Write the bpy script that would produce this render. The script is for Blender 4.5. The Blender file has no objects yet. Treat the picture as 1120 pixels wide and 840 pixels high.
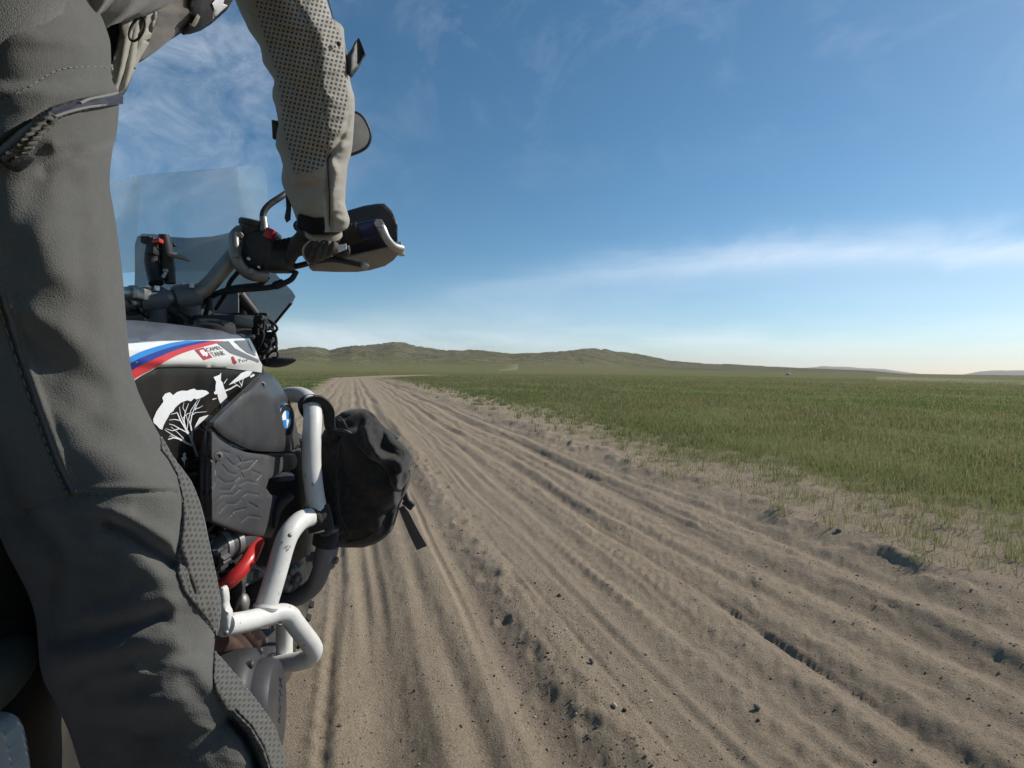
import bpy, bmesh, math, random
import numpy as np
from mathutils import Vector, Matrix, geometry

random.seed(7)
rng = np.random.default_rng(7)
sc = bpy.context.scene
COL = sc.collection
SKY_STRENGTH = 0.105
SUN_STRENGTH = 3.1
EXPOSURE = 0.56
HAZE = 3.2e-5
GRASS_N = 560000

# ------------------------------------------------------------------ camera frame
CAM = np.array((0.33, 0.0, 0.95))
FOC = 560.0
yaw, pitch, roll = math.radians(17.4), math.radians(-1.7), 0.0125
F0 = np.array((math.sin(yaw), math.cos(yaw), 0.0)); R0 = np.array((math.cos(yaw), -math.sin(yaw), 0.0)); Z0 = np.array((0, 0, 1.0))
FW = F0 * math.cos(pitch) + Z0 * math.sin(pitch)
UP0 = Z0 * math.cos(pitch) - F0 * math.sin(pitch)
RT = R0 * math.cos(roll) + UP0 * math.sin(roll)
UP = UP0 * math.cos(roll) - R0 * math.sin(roll)

def P(px, py, d):
    """point seen at photo pixel px,py (1120x840) at distance d along the viewing axis"""
    return CAM + d * (FW + RT * ((px - 560) / FOC) + UP * ((420 - py) / FOC))

def proj(v):
    r = np.asarray(v) - CAM
    d = r @ FW
    d = np.where(np.abs(d) < 1e-6, 1e-6, d)
    return 560 + FOC * (r @ RT) / d, 420 - FOC * (r @ UP) / d, d

cam_d = bpy.data.cameras.new("camera"); cam = bpy.data.objects.new("camera", cam_d); COL.objects.link(cam)
cam_d.sensor_width = 36; cam_d.lens = 36 * FOC / 1120; cam_d.clip_start = 0.02; cam_d.clip_end = 40000
mw = Matrix.Identity(4)
for i in range(3):
    mw[i][0], mw[i][1], mw[i][2], mw[i][3] = RT[i], UP[i], -FW[i], CAM[i]
cam.matrix_world = mw
sc.camera = cam

# ------------------------------------------------------------------ numpy noise
def _hash(ix, iy, iz, seed):
    n = (ix * 374761393 + iy * 668265263 + iz * 2147483647 + seed * 1274126177) & 0xFFFFFFFF
    n = ((n ^ (n >> 13)) * 1274126177) & 0xFFFFFFFF
    n = (n ^ (n >> 16)) & 0xFFFFFFFF
    return n.astype(np.float64) / 2147483647.5 - 1.0

def vn2(x, y, seed=0):
    x = np.asarray(x, float); y = np.asarray(y, float)
    ix = np.floor(x).astype(np.int64); iy = np.floor(y).astype(np.int64)
    fx = x - ix; fy = y - iy
    fx = fx * fx * fx * (fx * (fx * 6 - 15) + 10); fy = fy * fy * fy * (fy * (fy * 6 - 15) + 10)
    z = np.zeros_like(ix)
    a = _hash(ix, iy, z, seed); b = _hash(ix + 1, iy, z, seed); c = _hash(ix, iy + 1, z, seed); d = _hash(ix + 1, iy + 1, z, seed)
    return (a * (1 - fx) + b * fx) * (1 - fy) + (c * (1 - fx) + d * fx) * fy

def fbm2(x, y, oct=4, seed=0, gain=0.5):
    s = 0; a = 1; t = 0; f = 1
    for o in range(oct):
        s = s + a * vn2(np.asarray(x) * f + 17.3 * o, np.asarray(y) * f - 9.1 * o, seed + o); t += a; a *= gain; f *= 2.03
    return s / t

def sstep(a, b, x):
    t = np.clip((np.asarray(x, float) - a) / (b - a), 0, 1)
    return t * t * (3 - 2 * t)

# ------------------------------------------------------------------ materials
class NT:
    def __init__(s, name):
        s.m = bpy.data.materials.new(name); s.m.use_nodes = True
        s.t = s.m.node_tree; s.t.nodes.clear()
        s.out = s.n('ShaderNodeOutputMaterial')
    def n(s, typ, **kw):
        nd = s.t.nodes.new(typ)
        for k, v in kw.items():
            if k.startswith('i_'):
                key = k[2:]
                key = int(key) if key.isdigit() else key.replace('_', ' ')
                s.set(nd, key, v)
            else:
                setattr(nd, k, v)
        return nd
    def set(s, nd, key, v):
        sock = nd.inputs[key]
        if isinstance(v, bpy.types.NodeSocket): s.t.links.new(v, sock)
        elif isinstance(v, bpy.types.Node): s.t.links.new(v.outputs[0], sock)
        else:
            if hasattr(sock.default_value, '__len__') and hasattr(v, '__len__'):
                n = len(sock.default_value); v = tuple(v) + (1.0,) * (n - len(v))
                sock.default_value = v[:n]
            else: sock.default_value = v
    def math(s, op, a, b=0.0, c=0.0, clamp=False):
        nd = s.n('ShaderNodeMath', operation=op, use_clamp=clamp)
        s.set(nd, 0, a); s.set(nd, 1, b); s.set(nd, 2, c)
        return nd.outputs[0]
    def mix(s, fac, a, b, blend='MIX'):
        nd = s.n('ShaderNodeMix', data_type='RGBA', blend_type=blend)
        s.set(nd, 0, fac); s.set(nd, 6, a); s.set(nd, 7, b)
        return nd.outputs[2]
    def ramp(s, fac, stops):
        nd = s.n('ShaderNodeValToRGB'); e = nd.color_ramp.elements
        while len(e) < len(stops): e.new(0.5)
        for el, (p, c) in zip(e, stops):
            el.position = p; el.color = tuple(c) + (1,) * (4 - len(c)) if hasattr(c, '__len__') else (c, c, c, 1)
        s.set(nd, 0, fac)
        return nd.outputs[0]
    def noise(s, vec, scale, detail=3, rough=0.55, dist=0.0):
        nd = s.n('ShaderNodeTexNoise'); s.set(nd, 'Scale', scale); s.set(nd, 'Detail', detail); s.set(nd, 'Roughness', rough); s.set(nd, 'Distortion', dist)
        if vec is not None: s.set(nd, 'Vector', vec)
        return nd.outputs[0]
    def pos(s): return s.n('ShaderNodeNewGeometry').outputs['Position']
    def attr(s, name):
        return s.n('ShaderNodeAttribute', attribute_name=name).outputs['Fac']
    def bump(s, h, strength=0.4, dist=0.002, normal=None):
        nd = s.n('ShaderNodeBump'); s.set(nd, 'Height', h); s.set(nd, 'Strength', strength); s.set(nd, 'Distance', dist)
        if normal is not None: s.set(nd, 'Normal', normal)
        return nd.outputs[0]
    def bsdf(s, col, rough=0.5, metal=0.0, spec=0.5, normal=None, **kw):
        nd = s.n('ShaderNodeBsdfPrincipled'); s.set(nd, 'Base Color', col); s.set(nd, 'Roughness', rough); s.set(nd, 'Metallic', metal); s.set(nd, 'Specular IOR Level', spec)
        if normal is not None: s.set(nd, 'Normal', normal)
        for k, v in kw.items(): s.set(nd, k.replace('_', ' '), v)
        return nd
    def done(s, sh):
        s.t.links.new(sh.outputs[0] if isinstance(sh, bpy.types.Node) else sh, s.out.inputs['Surface'])
        return s.m

def worn(name, col, rough=0.5, metal=0.0, spec=0.5, var=0.25, scale=30, bump=0.15, dust=0.25, coat=0.0, chips=0.0):
    """painted / plastic / metal surface with grime variation, fine bump and dust"""
    n = NT(name); p = n.pos()
    a = n.noise(p, scale, 5, 0.6); b = n.noise(p, scale * 9, 3, 0.6)
    dark = tuple(c * (1 - var) for c in col); light = tuple(min(1, c * (1 + var)) for c in col)
    c = n.mix(n.ramp(a, [(0.3, 0.0), (0.7, 1.0)]), dark, light)
    if dust > 0:
        dm = n.math('MULTIPLY', n.ramp(n.noise(p, scale * 0.45, 6, 0.65), [(0.42, 0.0), (0.75, 1.0)]), dust)
        c = n.mix(dm, c, (0.30, 0.25, 0.18))
        r = n.math('ADD', rough, n.math('MULTIPLY', dm, 0.4), clamp=True)
    else: r = rough
    r = n.math('ADD', r, n.math('MULTIPLY', n.math('SUBTRACT', b, 0.5), 0.2), clamp=True)
    if chips:
        ch = n.ramp(n.noise(p, 60, 6, .72, .5), [(.635, 0), (.655, 1)])
        c = n.mix(n.math('MULTIPLY', ch, chips), c, (.09, .08, .07)); r = n.math('ADD', r, n.math('MULTIPLY', ch, .3), clamp=True)
    sh = n.bsdf(c, r, metal, spec, n.bump(b, bump, 0.001))
    if coat: n.set(sh, 'Coat Weight', coat); n.set(sh, 'Coat Roughness', 0.12)
    return n.done(sh)

# ------------------------------------------------------------------ object helpers
WT = {}
def link(name, me, mat, parent=None, loc=None):
    o = bpy.data.objects.new(name, me); COL.objects.link(o)
    if mat is not None:
        for m in (mat if isinstance(mat, (list, tuple)) else [mat]): me.materials.append(m)
    pl = WT[parent.name] if parent is not None else Vector((0, 0, 0))
    loc = Vector(loc) if loc is not None else Vector((0, 0, 0))
    if parent is not None: o.parent = parent
    o.location = loc - pl
    WT[o.name] = loc
    return o

def empty(name, loc):
    o = bpy.data.objects.new(name, None); COL.objects.link(o); o.location = loc; o.empty_display_size = 0.1
    WT[o.name] = Vector(loc)
    return o

def tag(o, label=None, cat=None, group=None, kind=None):
    if label: o['label'] = label
    if cat: o['category'] = cat
    if group: o['group'] = group
    if kind: o['kind'] = kind
    return o

def fast_mesh(name, v, quads=None, tris=None):
    me = bpy.data.meshes.new(name)
    v = np.asarray(v, np.float32).reshape(-1, 3)
    idx = []; tot = []
    if quads is not None and len(quads): idx.append(np.asarray(quads, np.int32).ravel()); tot.append(np.full(len(quads), 4, np.int32))
    if tris is not None and len(tris): idx.append(np.asarray(tris, np.int32).ravel()); tot.append(np.full(len(tris), 3, np.int32))
    idx = np.concatenate(idx); tot = np.concatenate(tot)
    me.vertices.add(len(v)); me.vertices.foreach_set('co', v.ravel())
    me.loops.add(len(idx)); me.loops.foreach_set('vertex_index', idx)
    me.polygons.add(len(tot))
    st = np.zeros(len(tot), np.int32); st[1:] = np.cumsum(tot)[:-1]
    me.polygons.foreach_set('loop_start', st); me.polygons.foreach_set('loop_total', tot)
    me.polygons.foreach_set('use_smooth', np.ones(len(tot), bool))
    me.update(calc_edges=True)
    return me

def fattr(me, name, vals):
    a = me.attributes.new(name, 'FLOAT', 'POINT'); a.data.foreach_set('value', np.asarray(vals, np.float32))

class MB:
    """collects shapes into one mesh (world coordinates)"""
    def __init__(s): s.v = []; s.f = []
    def add(s, v, f):
        b = len(s.v); s.v += [tuple(map(float, q)) for q in v]; s.f += [tuple(b + i for i in q) for q in f]
        return s
    def tube(s, pts, r, segs=14, cap=True, smooth=0, flat=None):
        pts = [np.array(p, float) for p in pts]
        rr = list(r) if hasattr(r, '__len__') else [r] * len(pts)
        if smooth:
            pts, rr = catmull(pts, rr, smooth)
        n = len(pts); T = []
        for i in range(n):
            t = pts[min(i + 1, n - 1)] - pts[max(i - 1, 0)]; T.append(t / (np.linalg.norm(t) + 1e-12))
        a = np.array((0, 0, 1.0)) if abs(T[0][2]) < 0.9 else np.array((1.0, 0, 0))
        nrm = np.cross(T[0], a); nrm /= np.linalg.norm(nrm)
        V = []
        for i in range(n):
            nrm = nrm - T[i] * (nrm @ T[i]); nrm /= np.linalg.norm(nrm) + 1e-12
            b = np.cross(T[i], nrm)
            for k in range(segs):
                an = 2 * math.pi * k / segs
                V.append(pts[i] + rr[i] * (math.cos(an) * nrm + math.sin(an) * b * (flat or 1.0)))
        Fc = [(i * segs + k, i * segs + (k + 1) % segs, (i + 1) * segs + (k + 1) % segs, (i + 1) * segs + k) for i in range(n - 1) for k in range(segs)]
        if cap:
            Fc.append(tuple(range(segs))[::-1]); Fc.append(tuple((n - 1) * segs + k for k in range(segs)))
        return s.add(V, Fc)
    def box(s, c, size, ax=None, bev=0.0, seg=2):
        bm = bmesh.new(); bmesh.ops.create_cube(bm, size=1.0)
        for v in bm.verts: v.co = Vector((v.co.x * size[0], v.co.y * size[1], v.co.z * size[2]))
        if bev: bmesh.ops.bevel(bm, geom=bm.edges[:], offset=min(bev, min(size) * 0.45), segments=seg, profile=0.6, affect='EDGES')
        A = np.array(ax if ax is not None else np.eye(3), float)
        s.addbm(bm, lambda q: np.array(c) + q[0] * A[0] + q[1] * A[1] + q[2] * A[2]); return s
    def addbm(s, bm, f):
        bm.verts.index_update()
        s.add([f(np.array(v.co)) for v in bm.verts], [tuple(v.index for v in q.verts) for q in bm.faces]); bm.free()
    def lathe(s, prof, o, axis, segs=32, a0=0, a1=2 * math.pi):
        o = np.array(o, float); ax = np.array(axis, float); ax /= np.linalg.norm(ax)
        h = np.array((0, 0, 1.0)) if abs(ax[2]) < 0.9 else np.array((1.0, 0, 0))
        u = np.cross(ax, h); u /= np.linalg.norm(u); w = np.cross(ax, u)
        V = [o + ax * hh + rr * (math.cos(2 * math.pi * k / segs) * u + math.sin(2 * math.pi * k / segs) * w) for rr, hh in prof for k in range(segs)]
        n = len(prof)
        Fc = [(i * segs + k, i * segs + (k + 1) % segs, (i + 1) * segs + (k + 1) % segs, (i + 1) * segs + k) for i in range(n - 1) for k in range(segs)]
        if prof[0][0] > 1e-5: Fc.append(tuple(range(segs))[::-1])
        if prof[-1][0] > 1e-5: Fc.append(tuple((n - 1) * segs + k for k in range(segs)))
        return s.add(V, Fc)
    def ball(s, c, r, seg=16):
        r = np.array(r if hasattr(r, '__len__') else (r, r, r), float)
        bm = bmesh.new(); bmesh.ops.create_uvsphere(bm, u_segments=seg, v_segments=max(6, seg // 2), radius=1.0)
        s.addbm(bm, lambda q: np.array(c) + q * r); return s
    def loft(s, rings, cap=True):
        m = len(rings[0]); n = len(rings)
        V = [p for r in rings for p in r]
        Fc = [(i * m + k, i * m + (k + 1) % m, (i + 1) * m + (k + 1) % m, (i + 1) * m + k) for i in range(n - 1) for k in range(m)]
        if cap: Fc.append(tuple(range(m))[::-1]); Fc.append(tuple((n - 1) * m + k for k in range(m)))
        return s.add(V, Fc)
    def prism(s, poly, off):
        """polygon of 3-D points extruded by vector off"""
        n = len(poly); off = np.array(off, float)
        V = [np.array(p, float) for p in poly] + [np.array(p, float) + off for p in poly]
        Fc = [tuple(range(n))[::-1], tuple(range(n, 2 * n))] + [(i, (i + 1) % n, n + (i + 1) % n, n + i) for i in range(n)]
        return s.add(V, Fc)
    def build(s, name, mat, parent=None, smooth=True, sharp=38, bevel=0.0, solid=0.0):
        me = bpy.data.meshes.new(name)
        V = np.array(s.v); c = (V.min(0) + V.max(0)) / 2
        me.from_pydata([tuple(q) for q in (V - c)], [], s.f)
        bm = bmesh.new(); bm.from_mesh(me)
        bmesh.ops.remove_doubles(bm, verts=bm.verts[:], dist=1e-6)
        bmesh.ops.recalc_face_normals(bm, faces=bm.faces[:]); bm.to_mesh(me); bm.free()
        if smooth:
            me.polygons.foreach_set('use_smooth', np.ones(len(me.polygons), bool))
            if sharp: me.set_sharp_from_angle(angle=math.radians(sharp))
        o = link(name, me, mat, parent, c)
        if bevel:
            b = o.modifiers.new('b', 'BEVEL'); b.width = bevel; b.segments = 2; b.limit_method = 'ANGLE'; b.angle_limit = math.radians(40)
        if solid:
            b = o.modifiers.new('s', 'SOLIDIFY'); b.thickness = solid; b.offset = -1
        return o

def catmull(pts, rr, k):
    out = []; ro = []; n = len(pts)
    for i in range(n - 1):
        p0, p1, p2, p3 = pts[max(i - 1, 0)], pts[i], pts[i + 1], pts[min(i + 2, n - 1)]
        for j in range(k):
            t = j / k
            out.append(0.5 * ((2 * p1) + (-p0 + p2) * t + (2 * p0 - 5 * p1 + 4 * p2 - p3) * t * t + (-p0 + 3 * p1 - 3 * p2 + p3) * t ** 3))
            ro.append(rr[i] * (1 - t) + rr[i + 1] * t)
    out.append(pts[-1]); ro.append(rr[-1])
    return out, ro

def rs_interp(rows, n):
    """smooth interpolation of rows (first column the parameter) to n samples, monotone cubic-ish"""
    rows = np.array(rows, float); t = np.linspace(rows[0, 0], rows[-1, 0], n)
    out = [t]
    x = rows[:, 0]
    for c in range(1, rows.shape[1]):
        y = rows[:, c]; h = np.diff(x); d = np.diff(y) / h
        m = np.zeros_like(y); m[1:-1] = np.where(d[:-1] * d[1:] > 0, 2 * d[:-1] * d[1:] / (d[:-1] + d[1:] + 1e-12), 0); m[0] = d[0]; m[-1] = d[-1]
        i = np.clip(np.searchsorted(x, t) - 1, 0, len(x) - 2); u = (t - x[i]) / h[i]
        out.append((2 * u**3 - 3 * u**2 + 1) * y[i] + (u**3 - 2 * u**2 + u) * h[i] * m[i] + (-2 * u**3 + 3 * u**2) * y[i + 1] + (u**3 - u**2) * h[i] * m[i + 1])
    return np.array(out).T

def inpoly(x, y, poly):
    x = np.asarray(x); y = np.asarray(y); r = np.zeros(x.shape, bool); n = len(poly); j = n - 1
    for i in range(n):
        xi, yi = poly[i]; xj, yj = poly[j]
        c = ((yi > y) != (yj > y)) & (x < (xj - xi) * (y - yi) / (yj - yi + 1e-12) + xi); r ^= c; j = i
    return r

def polydist(x, y, line, closed=False):
    """distance to a polyline and signed side (positive on its left in pixel space)"""
    best = np.full(np.shape(x), 1e9); n = len(line)
    for i in range(n if closed else n - 1):
        ax, ay = line[i]; bx, by = line[(i + 1) % n]
        dx, dy = bx - ax, by - ay; L = dx * dx + dy * dy + 1e-12
        t = np.clip(((x - ax) * dx + (y - ay) * dy) / L, 0, 1)
        best = np.minimum(best, np.hypot(x - ax - t * dx, y - ay - t * dy))
    return best
# ================================================================== SKY AND LIGHT
sun_el = math.radians(37.0); sun_az = yaw + math.radians(67.0)      # the wide lens shows the sun just at the upper right corner
sd = np.array((math.sin(sun_az) * math.cos(sun_el), math.cos(sun_az) * math.cos(sun_el), math.sin(sun_el)))
w = bpy.data.worlds.new("World"); sc.world = w; w.use_nodes = True
nt = w.node_tree; nt.nodes.clear()
class WN(NT):
    def __init__(s, t): s.t = t
wn = WN(nt)
sky = wn.n('ShaderNodeTexSky', sky_type='NISHITA', sun_disc=False, sun_elevation=sun_el, sun_rotation=sun_az, altitude=1200, air_density=1.0, dust_density=0.65, ozone_density=3.0)
tc = wn.n('ShaderNodeTexCoord').outputs['Generated']
sep = wn.n('ShaderNodeSeparateXYZ'); wn.set(sep, 0, tc)
az = wn.math('DEGREES' if False else 'MULTIPLY', wn.math('ARCTAN2', sep.outputs[0], sep.outputs[1]), 57.29578)
el = wn.math('MULTIPLY', wn.math('ARCSINE', sep.outputs[2]), 57.29578)
ra = wn.math('SUBTRACT', az, 17.4)                       # azimuth from the middle of the view
cv = wn.n('ShaderNodeCombineXYZ'); wn.set(cv, 0, wn.math('MULTIPLY', ra, 0.05)); wn.set(cv, 1, wn.math('MULTIPLY', el, 0.22)); 
n1 = wn.noise(cv.outputs[0], 1.0, 7, 0.62, 0.3)
cv2 = wn.n('ShaderNodeCombineXYZ'); wn.set(cv2, 0, wn.math('ADD', wn.math('MULTIPLY', ra, 0.10), wn.math('MULTIPLY', el, 0.05))); wn.set(cv2, 1, wn.math('ADD', wn.math('MULTIPLY', el, 0.16), wn.math('MULTIPLY', ra, -0.05)))
n2 = wn.noise(cv2.outputs[0], 1.0, 8, 0.66, 0.7)
def gauss(x, c, s_):
    t = wn.math('DIVIDE', wn.math('SUBTRACT', x, c), s_)
    return wn.math('EXPONENT', wn.math('MULTIPLY', wn.math('MULTIPLY', t, t), -1.0))
q = wn.math('SUBTRACT', ra, 24.0)
el0 = wn.math('SUBTRACT', 11.2, wn.math('MULTIPLY', wn.math('MULTIPLY', q, q), 0.0036))
el0 = wn.math('ADD', el0, wn.math('MULTIPLY', wn.math('SUBTRACT', n1, 0.5), 2.5))
band = wn.math('MULTIPLY', gauss(el, el0, 1.35), wn.ramp(wn.math('DIVIDE', wn.math('ADD', ra, 12.0), 60.0), [(0.0, 0.05), (0.3, 0.35), (0.62, 0.75), (1.0, 1.0)]))
veil = wn.math('MULTIPLY', gauss(el, wn.math('SUBTRACT', el0, 3.0), 3.6), 0.42)
band = wn.math('MULTIPLY', wn.math('ADD', band, veil), wn.ramp(n1, [(0.25, 0.25), (0.7, 1.0)]))
low = wn.math('MULTIPLY', gauss(el, 2.8, 2.0), wn.ramp(n1, [(0.38, 0.05), (0.62, 0.75)]))
lft = wn.math('MULTIPLY', gauss(ra, -36.0, 15.0), gauss(el, 24.0, 11.0))
cir = wn.math('MULTIPLY', lft, wn.ramp(n2, [(0.36, 0.0), (0.72, 0.85)]))
top = wn.math('MULTIPLY', wn.ramp(n2, [(0.5, 0.0), (0.85, 0.30)]), wn.ramp(wn.math('DIVIDE', el, 60.0), [(0.25, 0.0), (0.5, 1.0)]))
b2 = wn.math('MULTIPLY', gauss(el, wn.math('ADD', el0, wn.math('MULTIPLY', wn.math('SUBTRACT', n2, .42), 9.0)), 1.3), wn.ramp(wn.math('DIVIDE', wn.math('ADD', ra, 12.0), 60.0), [(0.2, 0.0), (0.6, 0.20), (1.0, 0.28)]))
band = wn.math('ADD', band, b2)
mask = wn.math('ADD', wn.math('ADD', wn.math('MULTIPLY', band, 0.62), wn.math('MULTIPLY', low, 0.6)), wn.math('ADD', wn.math('MULTIPLY', cir, 0.55), wn.math('MULTIPLY', top, 0.5)), clamp=True)
tint = wn.n('ShaderNodeHueSaturation', i_Hue=0.487, i_Saturation=1.16, i_Value=0.67); wn.set(tint, 'Color', sky.outputs[0])
ccol = wn.mix(0.75, tint.outputs[0], (7.0, 7.4, 8.0))
skyc = wn.mix(mask, tint.outputs[0], ccol)
bg = wn.n('ShaderNodeBackground'); wn.set(bg, 'Color', skyc); wn.set(bg, 'Strength', SKY_STRENGTH)
wo = wn.n('ShaderNodeOutputWorld'); nt.links.new(bg.outputs[0], wo.inputs['Surface'])

sl = bpy.data.lights.new("sun", 'SUN'); sl.energy = SUN_STRENGTH; sl.angle = math.radians(0.53); sl.color = (1.0, 0.95, 0.87)
so = bpy.data.objects.new("sun", sl); COL.objects.link(so)
so.rotation_euler = Vector(tuple(-sd)).to_track_quat('-Z', 'Y').to_euler(); so.location = (8, 6, 8)

sc.view_settings.view_transform = 'Standard'; sc.view_settings.look = 'None'; sc.view_settings.exposure = EXPOSURE; sc.view_settings.gamma = 1.0
sc.render.engine = 'CYCLES'
sc.cycles.use_denoising = True
sc.cycles.max_bounces = 8; sc.cycles.transparent_max_bounces = 16; sc.cycles.volume_bounces = 0
sc.cycles.caustics_reflective = False; sc.cycles.caustics_refractive = False

# ================================================================== GROUND
def road_shift(y):
    return np.where(y > 45, 0.009 * (y - 45) ** 2, 0.0)
TRACKS = [(-0.62, .08, .03, .05, 5.1), (-0.25, .06, .025, .03, 7.3), (0.06, .05, .02, .03, 6.1), (0.33, .018, .016, .012, 3.0), (0.50, .075, .036, .02, 6.7),
          (0.69, .05, .022, .02, 4.9), (0.905, .085, .052, .03, 7.9), (1.36, .04, .014, .03, 5.6), (1.60, .05, .020, .03, 6.3),
          (1.86, .06, .042, .035, 8.3), (2.05, .035, .018, .04, 4.1), (2.40, .10, .055, .05, 7.1), (2.68, .05, .022, .05, 5.3)]
FINE = [(random.uniform(-.9, 2.85), random.uniform(.010, .028), random.uniform(.003, .009), random.uniform(0, 6)) for k in range(30)]
HOLES = [(1.02 + random.uniform(-.09, .10), 1.25 + k * 0.21 + random.uniform(-.07, .07), random.uniform(.03, .055), random.uniform(.008, .018)) for k in range(26)]

def skyline():
    xs = [-200, 305, 330, 345, 360, 385, 405, 430, 440, 455, 490, 520, 560, 590, 610, 640, 665, 690, 730, 770, 800, 840, 870, 910, 950, 1000, 1060, 1400]
    ys = [388, 384.5, 381.5, 382, 385, 379, 380, 377.5, 378.5, 382, 385, 386, 389, 387, 386, 382.5, 384, 388.5, 395.5, 398.5, 399, 401.5, 402.5, 404, 405.5, 409.5, 411, 420]
    A = []; E = []
    for x, y in zip(xs, ys):
        v = FW + RT * ((x - 560) / FOC) + UP * ((420 - y) / FOC); v /= np.linalg.norm(v)
        A.append(math.atan2(v[0], v[1])); E.append(math.asin(v[2]))
    return np.array(A), np.array(E)
SKA, SKE = skyline()

def ground_z(x, y):
    x = np.asarray(x, float); y = np.asarray(y, float)
    s = x + 0.06 - road_shift(y)
    dx, dy = x - CAM[0], y - CAM[1]
    r = np.hypot(dx, dy); th = np.arctan2(dx, dy)
    edge = fbm2(s * 0.9, y * 0.9, 3, 5) * 0.22
    rw_ = .7 * sstep(12, 50, r)
    road = sstep(-1.05, -.75, s + edge * .5) * (1 - sstep(2.82, 3.12, s + edge + rw_))
    near = 1 - sstep(35, 70, r)
    nr2 = 1 - sstep(8, 22, r)
    nr3 = 1 - sstep(14, 30, r)
    h = np.zeros_like(x)
    for c, wd, dp, am, wl in TRACKS:
        m = am * (np.sin(y * 2 * math.pi / wl + c * 9.0) + 0.6 * np.sin(y * 2 * math.pi / (wl * .37) + c * 23.0) * .5)
        t = (s - c - m) / wd
        mod = 0.75 + 0.45 * vn2(y * 0.9, c * 7.0 + 0 * y, 11)
        h += .62 * mod * dp * (-np.exp(-t * t) + 0.42 * np.exp(-((np.abs(t) - 1.75) / 0.75) ** 2))
    for cx, cy, cr, cd in HOLES:
        q = np.hypot((s - cx) * 1.25, y - cy) / cr
        k = q < 3
        h[k] += (cd * (-np.exp(-q[k] ** 2) + 0.35 * np.exp(-((q[k] - 1.5) / .5) ** 2)))
    for c, wd, dp, ph_ in FINE:
        t = (s - c - .018 * np.sin(y * 1.3 + ph_) - .01 * np.sin(y * 3.1 + 2 * ph_)) / wd
        h += nr3 * dp * (.6 + .7 * vn2(y * 1.4, c * 11 + 0 * y, 12)) * (-np.exp(-t * t) + .5 * np.exp(-((np.abs(t) - 1.7) / .7) ** 2))
    # tyre tread prints between the ruts
    tz = np.exp(-((s - 1.48) / .10) ** 2) + np.exp(-((s - 1.72) / .06) ** 2) + np.exp(-((s - 2.2) / .09) ** 2) + 0.7 * np.exp(-((s - .31) / .03) ** 2)
    h += nr2 * tz * 0.0035 * np.sin(2 * math.pi * (y / 0.075 + 1.2 * np.abs(((s * 9) % 1) - .5))) * (0.6 + 0.6 * vn2(s * 3, y * 1.3, 31))
    h += 0.012 * fbm2(s * 1.3, y * 0.8, 3, 3)
    rough = 0.38 + 0.75 * sstep(1.2, 2.0, s) + 0.5 * np.exp(-((s - 1.05) / .12) ** 2)
    h += nr2 * rough * (0.010 * fbm2(s * 11, y * 7, 4, 7) + 0.006 * fbm2(s * 38, y * 30, 3, 8))
    h = h * road * near
    # bank and verge
    bank = sstep(2.75, 3.15, s + edge + rw_) * (1 - sstep(3.3, 6.0, s)) + (1 - sstep(-1.5, -1.0, s)) * sstep(-4, -2, s) * .6
    clod = np.clip(fbm2(s * 7, y * 5, 4, 21), 0, 1)
    h += near * bank * (0.055 + 0.03 * fbm2(s * 1.5, y * 1.1, 3, 22))
    h += nr2 * np.exp(-((s + edge + rw_ - 3.0) / .22) ** 2) * 0.055 * clod
    h += nr2 * (1 - road) * (0.012 * fbm2(s * 4, y * 4, 4, 23) + 0.006 * fbm2(s * 20, y * 20, 2, 24))
    # plain
    h += -.16 * sstep(30, 65, r) * (1 - sstep(85, 160, r)) + sstep(90, 180, r) * (0.16 * fbm2(x / 33, y / 33, 3, 41)) + sstep(200, 600, r) * 0.8 * fbm2(x / 260, y / 260, 3, 42)
    # hills
    e = np.interp(th, SKA, SKE)
    R1 = 2300 + 500 * vn2(th * 3.0, 0 * th, 51)
    env = sstep(0.16, 1.0, r / R1) ** 1.5 * (1 - sstep(1.05, 2.2, r / R1))
    top = np.maximum(np.tan(e), -0.0005) * R1
    nz = fbm2(x / 420, y / 420, 5, 52, 0.55)
    nz2 = 1 - np.abs(fbm2(x / 170, y / 170, 5, 53, 0.6)) * 2
    amp = np.clip(top, 0, None)
    h += env * (top * (1.0 + 0.10 * nz)) + env * (1 - env * .75) * amp * (0.35 * nz + 0.20 * nz2) + sstep(.7, 1., env) * amp * .16 * (nz2 - .5)
    far = sstep(3000, 6000, r)
    return h * (1 - far) + far * (-0.5)

def ground_masks(x, y, z):
    s = x + 0.06 - road_shift(y)
    dx, dy = x - CAM[0], y - CAM[1]; r = np.hypot(dx, dy)
    n = fbm2(s * 0.8, y * 0.5, 4, 61); n2 = fbm2(s * 3.1, y * 2.3, 3, 62)
    roadend = sstep(78, 84, y)
    g = sstep(3.2, 5.7, s + 1.1 * n + .8 * n2 + 1.5 * sstep(10, 45, r)) * 1.0
    gl = 1 - sstep(-1.7, -.8, s + 0.4 * n + .2 * n2)
    g = np.maximum(np.maximum(g, gl), roadend)
    return np.clip(g, 0, 1)

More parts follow.
